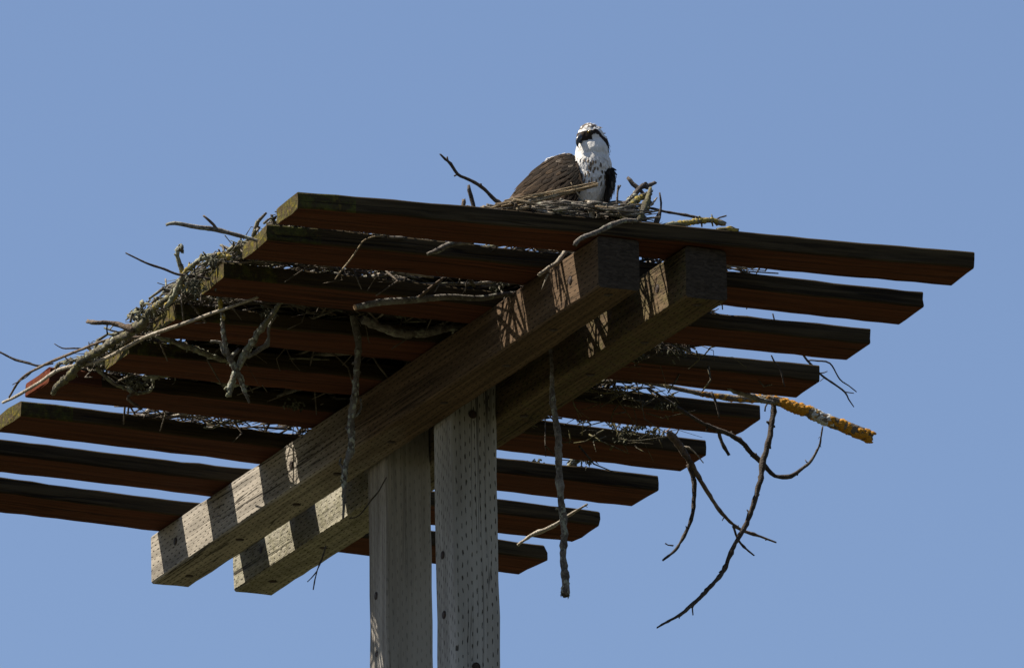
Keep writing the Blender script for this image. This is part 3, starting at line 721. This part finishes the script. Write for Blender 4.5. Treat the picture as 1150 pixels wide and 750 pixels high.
# fine twigs and straws woven through the pile (nobody could count them)
def litter_mesh(name, n, mat, seed, gen):
    rng = random.Random(seed); V, Fc = [], []
    for _ in range(n):
        g = gen(rng)
        if g is None: continue
        pts, r = g
        tube(V, Fc, pts, [r, r*.9, r*.55][:len(pts)] if len(pts) == 3 else [r]*len(pts), 4, .2, .2, rng)
    o = mesh_obj(name, [W(v)-NL for v in V], Fc, MT[mat], nest, smooth=True); o['kind'] = 'stuff'
    return o
def fine_gen(rng):
    y = rng.uniform(1, 74); x = rng.uniform(-2, 49); h = mound(x, y)
    if h <= 0: return None
    if 5.5 < y < 12 and 10 < x < 40 and rng.random() < .88: return None
    if 12 <= y < 25 and 12 < x < 30 and rng.random() < .85: return None
    z = TH+.1+(h+.3)*rng.random(); L = rng.uniform(2, 8)
    c = Vector((x, y, z)); d = try_stick(c, rng.uniform(0, 6.28), rng.gauss(0, .16), L, slack=4)
    if d is None: return None
    b = Vector((rng.gauss(0, .06), rng.gauss(0, .06), rng.gauss(0, .05)))*L
    return [c-d*L*.5, c+b, c+d*L*.5], rng.uniform(.04, .13)
litter_mesh('fine_twigs', 5200, 'fine', 21, fine_gen)
litter_mesh('bleached_twigs', 900, 'pale_twig', 22, fine_gen)
def hang_gen(rng):
    gi = rng.choice([1, 2, 2, 3, 3, 4, 4, 5, 5, 6])
    y = YR[gi]+DL[gi]*.5-rng.uniform(.2, 5.6); x = rng.uniform(lim(LEFT, y)+1, lim(RIGHT, y)+1)
    z = TH+rng.uniform(0, .6); L = rng.uniform(.8, 3.4)*(1.0 if rng.random() < .8 else 1.6)
    c = Vector((x, y, z)); d = Vector((rng.gauss(0, .8), rng.gauss(0, .5), -rng.uniform(.2, 1))).normalized()
    if gi == 1: L *= .4
    return [c, c+d*L*.5+Vector((rng.gauss(0, .22), rng.gauss(0, .15), rng.gauss(0, .12)))*L, c+d*L], rng.uniform(.03, .12)
litter_mesh('drooping_twigs', 230, 'fine', 23, hang_gen)
def edge_gen(rng):
    y = rng.uniform(14, 66); x = lim(LEFT, y)+rng.uniform(-1.5, 6)
    z = TH+rng.uniform(0, 1.4); L = rng.uniform(1.2, 6); c = Vector((x, y, z))
    d = try_stick(c, rng.uniform(0, 6.28), rng.gauss(0, .2), L, slack=8)
    if d is None: return None
    return [c-d*L*.5, c+Vector((rng.gauss(0, .1), rng.gauss(0, .1), rng.gauss(0, .08)))*L*.6, c+d*L*.5], rng.uniform(.05, .16)
litter_mesh('edge_twigs', 900, 'grey_twig', 24, edge_gen)
litter_mesh('edge_twigs', 500, 'lichen_twig', 27, edge_gen)
def crook_gen(rng):             # crooked lichened twiglets bristling from the left rim
    y = rng.uniform(18, 62); x = lim(LEFT, y)+rng.uniform(-1.2, 4); z = TH+rng.uniform(0, 1.2); c = Vector((x, y, z))
    L = rng.uniform(1.0, 3.2); d = Vector((rng.gauss(-.5, .6), rng.gauss(0, .8), rng.gauss(.15, .45))).normalized()
    e = Vector((rng.gauss(0, .5), rng.gauss(0, .5), rng.gauss(0, .4)))
    for q in (c+d*L*.5, c+d*L):
        u, v = proj(q)
        if v < skyy(u)-13 or q.z < .3: return None
    return [c, c+d*L*.5+e*.3*L, c+d*L], rng.choice([.05, .08, .11, .15, .2])
litter_mesh('rim_twiglets', 480, 'lichen_twig', 28, crook_gen)
def under_gen(rng):             # debris caught under and between the planks right of the beams
    gi = rng.choice([3, 4, 4, 5, 5, 6])
    y = YR[gi]-rng.uniform(-1, 6); x = rng.uniform(34, {3: 50, 4: 51, 5: 55, 6: 44}[gi]); z = TH-rng.uniform(.0, 1.9)
    L = rng.uniform(1, 4.5); c = Vector((x, y, z)); d = Vector((rng.gauss(0, 1), rng.gauss(0, .7), rng.gauss(-.25, .35))).normalized()
    return [c, c+d*L*.5+Vector((rng.gauss(0, .12), rng.gauss(0, .12), rng.gauss(0, .1)))*L, c+d*L], rng.uniform(.03, .11)
litter_mesh('caught_debris', 190, 'moss_twig', 29, under_gen)
def front_gen(rng):             # the layered rim seen just above the front plank beside the bird
    x0 = rng.uniform(545, 712); y = rng.uniform(1.5, 5.2) if rng.random() < .6 else rng.uniform(11.5, 16)
    px = x0; py = rng.uniform(228, 247)
    if py < skyy(px)-2: return None
    c = at_y(px, py, y)
    if c.z < TH+.1: return None
    L = rng.uniform(1.5, 6); a = rng.gauss(-.25, .6); t = rng.gauss(-.02, .2)
    d = Vector((math.cos(a)*math.cos(t), math.sin(a)*math.cos(t), math.sin(t)))
    for q in (-.5, .5):
        u, v = proj(c+d*L*q)
        if v < skyy(u)-4 or (c+d*L*q).z < TH+.05: return None
    return [c-d*L*.5, c+Vector((0, 0, rng.gauss(0, .05)*L)), c+d*L*.5], rng.choice([.05, .07, .1, .14, .2, .26])
litter_mesh('rim_twigs', 170, 'grey_twig', 25, front_gen)
litter_mesh('rim_straws', 40, 'straw', 26, front_gen)

# clumps of moss hanging below the gaps
def moss_clumps():
    rng = random.Random(31); V, Fc = [], []
    spots = [(690, 470, 57), (705, 480, 57), (642, 452, 57), (655, 470, 57), (668, 462, 57), (735, 486, 57.5), (745, 455, 45.5), (690, 440, 45), (640, 505, 69), (660, 515, 69), (655, 530, 79), (600, 520, 79), (720, 478, 57.5), (668, 497, 68), (650, 488, 68), (700, 490, 57.5), (580, 493, 68), (760, 395, 33), (715, 398, 33), (150, 426, 57), (158, 432, 57), (330, 455, 55), (455, 350, 31), (300, 352, 33), (560, 322, 21), (215, 318, 24), (222, 325, 24), (160, 352, 33), (130, 388, 44), (236, 293, 21)]
    for (px, py, y) in spots:
        c0 = at_y(px, py, y)
        for _ in range(24):
            c = c0+Vector((rng.gauss(0, .4), rng.gauss(0, .4), rng.gauss(0, .22)))
            d = Vector((rng.gauss(0, 1), rng.gauss(0, 1), rng.gauss(-.2, 1))).normalized(); L = rng.uniform(.15, .5)
            tube(V, Fc, [c, c+d*L*.5+Vector((rng.gauss(0, .1), 0, rng.gauss(0, .1))), c+d*L+Vector((0, 0, -.15))], [.09, .08, .03], 4, .3, .3, rng)
    o = mesh_obj('hanging_moss', [W(v)-NL for v in V], Fc, bark('hanging_moss_strands', (0.10, 0.098, 0.062), (0.035, 0.034, 0.02), (0.16, 0.155, 0.11)), nest); o['kind'] = 'stuff'
moss_clumps()

# straw sheaf lying in front of the bird and the pale stubs beside it
def straw_sheaf():
    rng = random.Random(41); V, Fc = [], []
    for i in range(70):
        t0 = rng.uniform(0, .45); t1 = rng.uniform(.55, 1.0) if i % 3 else rng.uniform(.9, 1.0)
        sp = rng.gauss(0, 1)
        def P(t):
            px = 548+(672-548)*t; py = 235+(206.5-235)*t**1.0+sp*(1.7*(1-t)+1.0)
            return at_y(px, py, 4.9+rng.gauss(0, .3))
        pts = [P(t0), P((t0+t1)/2), P(t1)]
        tube(V, Fc, catmull(pts, [.06]*3, 1.0)[0], [rng.uniform(.035, .075)]*len(catmull(pts, [.06]*3, 1.0)[0]), 4, .15, .3, rng)
    o0 = W(at_y(600, 232, 4.9))
    o = mesh_obj('straw_sheaf', [W(v)-o0 for v in V], Fc, MT['straw'], None, loc=o0)
    tag(o, 'loose sheaf of dry straw stalks lying in front of the bird', 'straw')
straw_sheaf()
branch('pale_stub', 'pale split stub standing upright in front of the bird', 'stick', z3([(663, 226), (664, 235), (664.5, 247)], 3), [5, 7, 7], 'pale_twig', seed=60, lump=.3, twigs=[(z3([(660, 232), (655, 226), (646, 214), (641, 205)], 4.5), [2, 1.8, 1.5, 1], 'straw')])
branch('pale_twig', 'thin white upright twig next to the pale stub', 'twig', z3([(672, 228), (671.5, 236), (671.5, 246)], 3), [2, 2.2, 2.4], 'pale_twig', seed=61)
branch('pale_stick', 'bleached stick lying on the nest rim at the foot of the straw sheaf', 'stick', z3([(590, 229), (600, 233), (612, 238), (622, 241)], 4.5, 3), [3, 4, 4.5, 4], 'pale_twig', seed=62)
branch('grey_stick', 'grey stick lying level on the nest rim below the bird', 'stick', z3([(596, 233), (625, 228), (655, 229), (690, 232), (712, 234)], 6, 5), [4, 4.5, 4.5, 4, 3], 'grey_twig', seed=63)

# ------------------------------------------------------------------ the bird
BY = 16.0
PPU = FPX/((at_y(640, 200, BY)-CP).dot(F_))       # photo pixels per layout unit there
SB = K/PPU                                         # metres per bird pixel
bird = bpy.data.objects.new('osprey', None); COL.objects.link(bird)
bird.location = W(at_y(640, 240, BY)); bird.rotation_euler = (0, 0, -AZ); bird.empty_display_size = .1
tag(bird, 'osprey with white streaked breast and dark eye stripe perched on the nest', 'bird')
CE, SE = math.cos(EL), math.sin(EL)
def B(px, py, d):               # design point (photo pixel, depth away in pixels) -> bird space, still in pixels
    return Vector((px-640.0, d, (240.0-py+d*SE)/CE))
rng = random.Random(5)

head_c = B(664, 154, -2)
yaw = math.radians(-43); pit = math.radians(-14)
HF = Vector((math.sin(yaw)*math.cos(pit), -math.cos(yaw)*math.cos(pit), math.sin(pit)))   # face direction
HS = Vector((math.cos(yaw), math.sin(yaw), 0))                                           # bird's left
HU = HF.cross(HS)*-1 if HF.cross(HS).z < 0 else HF.cross(HS)
def HP(f, s, u): return head_c+HF*f+HS*s+HU*u

def ell(bm, c, ax, radii):
    m = Matrix((ax[0]*radii[0], ax[1]*radii[1], ax[2]*radii[2])).transposed().to_4x4(); m.translation = c
    bmesh.ops.create_icosphere(bm, subdivisions=3, radius=1.0, matrix=m)
def frame(fwd):
    f = fwd.normalized(); s = f.cross(Vector((0, 0, 1))).normalized(); return (f, s, s.cross(f))
bm = bmesh.new()
I3 = (Vector((1, 0, 0)), Vector((0, 1, 0)), Vector((0, 0, 1)))
ell(bm, B(659, 212, 8), frame(Vector((.35, -.3, .75))), (37, 27, 27))        # breast
ell(bm, B(630, 214, 26), frame(Vector((.8, -.35, .45))), (50, 22, 24))       # trunk
ell(bm, B(596, 226, 36), frame(Vector((.8, -.35, .35))), (36, 20, 17))       # rump
ell(bm, B(665, 190, 3), frame(Vector((.15, -.1, 1))), (28, 23.5, 23))          # base of neck
ell(bm, B(666, 172, 0), frame(Vector((.05, -.1, 1))), (20, 18.8, 18.5))      # neck
ell(bm, HP(-1, 0, 0), (HF, HS, HU), (17, 13.6, 13.6))                        # head
ell(bm, HP(7.5, 0, -1.5), (HF, HS, HU), (10.5, 8.6, 8.4))                         # face
ell(bm, HP(-9.5, 1, -9), (HF, HS, HU), (11.5, 13.5, 14))                          # nape
ell(bm, HP(1, 0, 8.6), (HF, HS, HU), (11, 9.5, 6.8))                            # crown
for s in (-1, 1):
    ell(bm, B(655+s*14, 232, 8+s*3), I3, (12, 13, 17))                       # thighs
me = bpy.data.meshes.new('body'); bm.to_mesh(me); bm.free()
tmp = bpy.data.objects.new('body_build', me); COL.objects.link(tmp)
md = tmp.modifiers.new('r', 'REMESH'); md.mode = 'VOXEL'; md.voxel_size = 1.15
md = tmp.modifiers.new('s', 'SMOOTH'); md.iterations = 9; md.factor = .5
dg = bpy.context.evaluated_depsgraph_get()
body_me = bpy.data.meshes.new_from_object(tmp.evaluated_get(dg)); body_me.name = 'body'
bpy.data.objects.remove(tmp)
bvh = BVHTree.FromPolygons([v.co.copy() for v in body_me.vertices], [tuple(p.vertices) for p in body_me.polygons])

WHITE = Vector((0.66, 0.64, 0.60)); DARK = Vector((0.030, 0.022, 0.017)); BROWN = Vector((0.085, 0.058, 0.038))
def plumage(co, nrm):
    q = co-head_c; f, s, u = q.dot(HF), q.dot(HS), q.dot(HU)
    nz = noise.noise(co*.45)*1.6+noise.noise(co*1.1)*.8
    if u > -26 and abs(s) < 24 and q.length < 34 and -30 < f < 30:
        # dark mask: from the bill through the eye and down the side of the nape
        if f > 3: mid = 3.6-0.10*(f-3); hw = 2.7
        else: mid = 3.6+0.95*(f-3)*min(1.0, (3-f)/9.0); hw = 3.3+0.14*(3-f)
        if f > 8.5: hw = 5.6; mid = .6
        a = abs(s) > 3.2 or f > 13.5
        if a and abs(u-mid+nz*.25) < hw and f > -27: return DARK
        if u > 9.0+nz and f > -12 and noise.noise(co*.34+Vector((7, 1, 2))) > -.12: return Vector((.12, .10, .08))
        if f < -17 and noise.noise(co*.4) > .1: return Vector((.22, .17, .12))
        return WHITE
    # mantle brown, underparts white
    bx = co.x+640-640
    back = nrm.dot(Vector((-.45, .75, .45)).normalized())
    if co.x < -14 and co.z < head_c.z-20: return BROWN
    if co.z < head_c.z-24 and back > .15+nz*.05: return BROWN
    return WHITE
ca = body_me.color_attributes.new('plumage', 'FLOAT_COLOR', 'POINT')
vcn = [(v.co.copy(), v.normal.copy()) for v in body_me.vertices]
buf, pos = [], []
for co, nm in vcn:              # plumage colours and ruffled feather relief
    c = plumage(co, nm); buf.extend((c.x, c.y, c.z, 1.0))
    w = noise.fractal(Vector((co.x*.30, co.y*.30, co.z*.16)), 1.0, 2.0, 4)
    pos.extend((co+nm*w*.55)*SB)
ca.data.foreach_set('color', buf); body_me.vertices.foreach_set('co', pos); body_me.update()
body_me.polygons.foreach_set('use_smooth', [True]*len(body_me.polygons))
def feather_mat(name, rough=0.75):
    m = N(name); o = m.coord(); at = m.add('ShaderNodeAttribute', attribute_name='plumage').outputs[0]
    n1 = m.noise(m.mapping(o, (1, 1, .4)), 260, 4, .65); n2 = m.noise(o, 45, 3)
    c = m.mix(m.ramp(n1, .38, .66, 0, .28), at, m.mix(1.0, at, (0.55, 0.5, 0.44), 'MULTIPLY'))
    c = m.mix(m.ramp(n2, .4, .7, 0, .15), c, m.mix(1.0, at, (0.7, 0.64, 0.55), 'MULTIPLY'))
    m.col(c); m.bump(n1, .5, .004); m.b.inputs['Roughness'].default_value = rough
    m.b.inputs['Specular IOR Level'].default_value = .05
    return m.m
FM = feather_mat('osprey_feathers')
body_me.materials.clear(); body_me.materials.append(FM)
body = bpy.data.objects.new('body', body_me); COL.objects.link(body); body.parent = bird

def colored_mesh(name, V, Fc, cols, mat, parent, smooth=True):
    o = mesh_obj(name, [v*SB for v in V], Fc, mat, parent, smooth=smooth)
    a = o.data.color_attributes.new('plumage', 'FLOAT_COLOR', 'POINT')
    a.data.foreach_set('color', [q for c in cols for q in (c[0], c[1], c[2], 1.0)])
    return o
def feather(V, Fc, cols, base, along, nrm, L, w, c0, c1, cam=.18, lift=.06, leaf=False, n=5):
    s = along.cross(nrm).normalized(); b = len(V)
    for i in range(n+1):
        t = i/n
        ww = w*.5*(math.sin(math.pi*min(1, .25+.5*t))**.6)*(1 if t < .75 else (1-((t-.75)/.25)**2*(1-.12)))
        if leaf: ww = w*.5*max(.06, math.sin(math.pi*min(.98, .08+.9*t)))**.8
        p = base+along*L*t+nrm*(lift*L*t)
        for k, kk in enumerate((-1, 0, 1)):
            V.append(p+s*ww*kk+nrm*(cam*w*(1-abs(kk))))
            cols.append(c1 if (kk != 0 and t > .3) or t > .93 else c0)
    for i in range(n):
        for k in (0, 1):
            a = b+i*3+k; Fc.append((a, a+1, a+4, a+3))

def wing(name, top, bot, bulge, seed, out, rows, label=None):
    rng = random.Random(seed); V, Fc, cols = [], [], []
    def cr(P, t):
        n = len(P)-1; i = min(int(t*n), n-1); u = t*n-i
        p0 = P[i-1] if i > 0 else P[0]*2-P[1]; p3 = P[i+2] if i+2 <= n else P[n]*2-P[n-1]
        p1, p2 = P[i], P[i+1]
        return 0.5*((2*p1)+(p2-p0)*u+(2*p0-5*p1+4*p2-p3)*u*u+(3*p1-p0-3*p2+p3)*u*u*u)
    def S(s, t):
        a, b = cr(top, s), cr(bot, s)
        return a+(b-a)*t+out*(bulge*math.sin(math.pi*min(1, max(0, t)))**.8*(1-.55*s)*min(1, .35+2.2*s))
    def NR(s, t):
        e = .02; ds = S(min(1, s+e), t)-S(max(0, s-e), t); dt = S(s, min(1, t+e))-S(s, max(0, t-e))
        n = ds.cross(dt).normalized(); return n if n.dot(out) > 0 else -n
    ns, nt = 22, 12
    for side in (0, 1):
        for i in range(ns+1):
            for k in range(nt+1):
                s, t = i/ns, k/nt
                p = S(s, t)-NR(s, t)*(0 if side == 0 else 6*math.sin(math.pi*t)*(1-s)+.4)
                V.append(p); cols.append((.022, .015, .010))
    o2 = (ns+1)*(nt+1)
    for b, fl in ((0, 0), (o2, 1)):
        for i in range(ns):
            for k in range(nt):
                a = b+i*(nt+1)+k; f = (a, a+1, a+nt+2, a+nt+1); Fc.append(f[::-1] if fl else f)
    for i in range(ns):
        for k in (0, nt):
            a = i*(nt+1)+k; Fc.append((a, a+nt+1, a+nt+1+o2, a+o2))
    for k in range(nt):
        for i in (0, ns):
            a = i*(nt+1)+k; Fc.append((a, a+1, a+1+o2, a+o2))
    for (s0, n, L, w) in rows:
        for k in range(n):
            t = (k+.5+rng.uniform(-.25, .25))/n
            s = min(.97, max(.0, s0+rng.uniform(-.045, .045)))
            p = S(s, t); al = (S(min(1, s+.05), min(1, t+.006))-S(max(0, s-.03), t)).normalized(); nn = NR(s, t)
            v = rng.uniform(.32, .72); v *= (.14+1.1*min(1, max(0, s0-.06)/.42)); c0 = Vector((.026, .016, .009))*v; c1 = Vector((.098, .064, .037))*v*rng.uniform(.3, 1.5)  # rows darken towards shoulder: dark coverts, plus its shade painted into the colour
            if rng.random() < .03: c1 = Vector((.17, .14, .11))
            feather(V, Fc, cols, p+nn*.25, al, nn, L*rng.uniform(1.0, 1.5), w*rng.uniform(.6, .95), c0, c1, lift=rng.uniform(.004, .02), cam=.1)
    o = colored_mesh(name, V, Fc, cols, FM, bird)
    if label: o['label'] = label
    return o
rows_big = [(.93, 5, 12, 6), (.86, 6, 15, 6.5), (.78, 7, 18, 7), (.70, 8, 19, 7), (.62, 9, 17, 7), (.54, 10, 14, 6.5), (.47, 11, 12, 6), (.40, 12, 10, 5.5), (.33, 12, 9, 5), (.26, 12, 8.5, 5), (.20, 12, 8, 4.8), (.14, 12, 7.5, 4.6), (.08, 12, 7, 4.4), (.03, 11, 6.5, 4.2)]
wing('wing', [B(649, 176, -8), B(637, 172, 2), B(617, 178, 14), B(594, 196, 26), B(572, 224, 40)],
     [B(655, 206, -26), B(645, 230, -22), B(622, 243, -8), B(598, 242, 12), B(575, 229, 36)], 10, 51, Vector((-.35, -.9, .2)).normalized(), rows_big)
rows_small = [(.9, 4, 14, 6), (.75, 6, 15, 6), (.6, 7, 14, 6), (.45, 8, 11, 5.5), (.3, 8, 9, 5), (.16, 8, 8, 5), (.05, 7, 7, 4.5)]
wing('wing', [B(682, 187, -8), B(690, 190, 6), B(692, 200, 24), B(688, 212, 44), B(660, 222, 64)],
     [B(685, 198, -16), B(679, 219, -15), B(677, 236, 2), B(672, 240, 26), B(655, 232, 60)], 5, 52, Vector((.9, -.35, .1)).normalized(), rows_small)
# tail
V, Fc, cols = [], [], []
rt = random.Random(8)
for k in range(9):
    a = (k-4)/4
    base = B(598, 226, 40)+Vector((0, a*6, -abs(a)*1.5)); al = (Vector((-.8, .35, -.42))+Vector((.05, .12, 0))*a).normalized()
    feather(V, Fc, cols, base, al, Vector((-.2, 0, .95)), 40, 9, Vector((.06, .042, .03)), Vector((.12, .09, .065)), lift=.0)
colored_mesh('tail', V, Fc, cols, FM, bird)
# white scapular tuft on the upper back
V, Fc, cols = [], [], []
for k in range(46):
    p = B(rt.uniform(616, 636), 0, 0); px = p.x+640
    py = 178.4-(px-614)*.30+rt.uniform(-.7, 1.6)
    feather(V, Fc, cols, B(px, py, 15-(px-606)*.25), Vector((-.85, .3, -.25)).normalized(), Vector((-.2, -.5, .85)).normalized(), rt.uniform(3, 5), 1.8, Vector((.5, .48, .45)), Vector((.56, .54, .5)), lift=.0, leaf=True)
colored_mesh('mantle_feathers', V, Fc, cols, FM, bird)

def on_body(px, py):
    o = B(px, py, -160); d = (B(px, py, 60)-o).normalized()
    hit = bvh.ray_cast(o, d)
    return hit[0], hit[1]
# brown streaks of the breast band
V, Fc, cols = [], [], []
spots = []
for k in range(70):
    px = rt.uniform(654, 684); py = rt.uniform(178, 206)
    if py < 182 and rt.random() < .5: continue
    if abs(px-668) > 11 and rt.random() < .45: continue
    if all((px-a)**2+((py-b)*.6)**2 > 5.5 for a, b in spots): spots.append((px, py))
for (px, py) in spots:
    p, n = on_body(px, py)
    if p is None: continue
    if n.y > 0: n = -n
    al = (Vector((rt.gauss(0, .15), 0, -1))); al = (al-n*al.dot(n)).normalized(); v = rt.uniform(.7, 1.6)
    feather(V, Fc, cols, p+n*.7, al, n, rt.uniform(3.4, 6.8), rt.uniform(1.5, 2.9), Vector((.10, .072, .048))*v, Vector((.19, .15, .11))*v, lift=.02, n=6, leaf=True)
colored_mesh('breast_streaks', V, Fc, cols, FM, bird)
# overlapping contour feathers over breast, neck and head give the soft broken surface
V, Fc, cols = [], [], []
for k in range(650):
    px = rt.uniform(642, 692); py = rt.uniform(139, 232)
    p, n = on_body(px, py)
    if p is None: continue
    if n.dot(Vector((0, -1, 0))) < 0: continue
    c = plumage(p, n)
    q = p-head_c
    if q.length < 24: continue
    if q.length < 27: al = -HF*.8+Vector((0, 0, -.5)); L = rt.uniform(2.2, 4)
    else: al = Vector((rt.gauss(0, .2), 0, -1)); L = rt.uniform(4, 7)
    al = al-n*al.dot(n)
    if al.length < .05: continue
    v = rt.uniform(.86, 1.04)
    feather(V, Fc, cols, p+n*.05, al.normalized(), n, L, L*.55, c*v, c*v*rt.uniform(.94, 1.0), lift=.025, cam=.1, n=3)
colored_mesh('contour_feathers', V, Fc, cols, FM, bird)
# shaggy crown and nape feathers
V, Fc, cols = [], [], []
for k in range(70):
    a = rt.uniform(-1, 1); f = rt.uniform(-20, 8)
    p = HP(f, a*9, 30); hit = bvh.ray_cast(p, -HU)
    if hit[0] is None: continue
    p, n = hit[0], hit[1]
    c = Vector((.56, .53, .47))*rt.uniform(.6, 1.1) if rt.random() < .5 else Vector((.16, .13, .10))
    feather(V, Fc, cols, p, (-HF*.8+HU*.06+HS*rt.gauss(0, .2)).normalized(), n, rt.uniform(3, 5), 1.8, c, c*.9, lift=.02, n=3)
for k in range(26):
    p = HP(-40, rt.uniform(-9, 12), rt.uniform(-22, -4)); hit = bvh.ray_cast(p, HF)
    if hit[0] is None: continue
    p, n = hit[0], hit[1]; c = Vector((.05, .038, .028))*rt.uniform(.7, 2)
    feather(V, Fc, cols, p, (Vector((0, 0, -1))-HF*.25).normalized(), n, rt.uniform(5, 8), 2.4, c, c*.9, lift=.15, n=3)
colored_mesh('crest_feathers', V, Fc, cols, FM, bird)

# bill: hooked upper and lower mandible
def bill():
    m = N('black_bill'); o = m.coord(); m.col(m.mix(m.ramp(m.noise(o, 120, 2), .4, .6), (.018, .018, .021), (.04, .042, .05))); m.b.inputs['Roughness'].default_value = .3; m.b.inputs['Specular IOR Level'].default_value = .5
    V, Fc = [], []; spine = [(11, 0, 5.0, 4.2), (15, -.2, 4.5, 3.6), (18.5, -1.4, 3.9, 3.0), (21.5, -3.6, 3.1, 2.2), (23.2, -6.6, 2.2, 1.5), (23.4, -9.6, 1.2, .8), (22.6, -12.2, .3, .2)]
    s = 10
    for j, (f, u, h, w) in enumerate(spine):
        if j+1 < len(spine): t = Vector((spine[j+1][0]-f, 0, spine[j+1][1]-u)).normalized()
        for k in range(s):
            a = 2*math.pi*k/s
            nu = (t.x, -t.z)
            V.append(HP(f+(-t.z)*-h*math.sin(a)*-1*0+(-t.z)*h*math.sin(a), w*math.cos(a), u+t.x*h*math.sin(a)))
    for j in range(len(spine)-1):
        for k in range(s):
            q = (k+1) % s; Fc.append((j*s+k, j*s+q, (j+1)*s+q, (j+1)*s+k))
    Fc.append(tuple(range(s))); b = len(V)
    for j, (f, u, h, w) in enumerate([(11, -3.6, 2.6, 3.6), (15, -4.6, 2.1, 2.9), (18.5, -5.6, 1.4, 1.9), (20.5, -6.2, .4, .5)]):
        for k in range(8): V.append(HP(f, w*math.cos(.785*k), u+h*math.sin(.785*k)))
    for j in range(3):
        for k in range(8): q = (k+1) % 8; Fc.append((b+j*8+k, b+j*8+q, b+(j+1)*8+q, b+(j+1)*8+k))
    mesh_obj('bill', [v*SB for v in V], Fc, m.m, bird, smooth=True)
bill()
def eye(side):
    iris = N('yellow_iris'); iris.col((.16, .10, .012)); iris.b.inputs['Roughness'].default_value = .1
    pup = N('black_pupil'); pup.col((.006, .006, .006)); pup.b.inputs['Roughness'].default_value = .08
    d = (HF*.60+HS*.80*side-HU*.04).normalized()
    hit = bvh.ray_cast(HP(3, 0, 4.0)+d*40, -d); p = hit[0]
    V, Fc, mi = [], [], []; a = d.cross(HU).normalized(); b = d.cross(a); r = 2.5
    rings = [0, .3, .52, .62, .9, 1.25, 1.6]; s = 12
    for th in rings:
        for k in range(s):
            q = 2*math.pi*k/s; V.append(p+d*(r*math.cos(th)-r*.62)+(a*math.cos(q)+b*math.sin(q))*r*math.sin(th))
    for j in range(len(rings)-1):
        for k in range(s):
            q = (k+1) % s; Fc.append((j*s+k, j*s+q, (j+1)*s+q, (j+1)*s+k)); mi.append(1 if j < 3 else 0)
    mesh_obj('eye', [v*SB for v in V], Fc, [iris.m, pup.m], bird, mi, smooth=True)
for s in (-1, 1): eye(s)
# legs and feet, tucked under the belly on the nest
lm = plain('grey_scaled_skin', (.26, .28, .28), (.40, .42, .41), 400)
for s in (-1, 1):
    V, Fc = [], []; hip = B(655+s*13, 236, 6+s*3); foot = hip+Vector((0, -4, -26))
    P, R2 = catmull([hip, hip+Vector((0, 3, -14)), foot], [6, 3.6, 3.2], 3); tube(V, Fc, P, R2, 8, .1, .05, random.Random(3))
    for an, L in ((-.55, 15), (0, 17), (.55, 15), (math.pi, 12)):
        d = Vector((math.sin(an), -math.cos(an), 0))
        P, R2 = catmull([foot, foot+d*L*.5+Vector((0, 0, 1.5)), foot+d*L, foot+d*(L+4)+Vector((0, 0, -3))], [2.6, 2.1, 1.6, .3], 2.5); tube(V, Fc, P, R2, 7, .1, .03, random.Random(4))
    mesh_obj('leg', [v*SB for v in V], Fc, lm, bird, smooth=True)
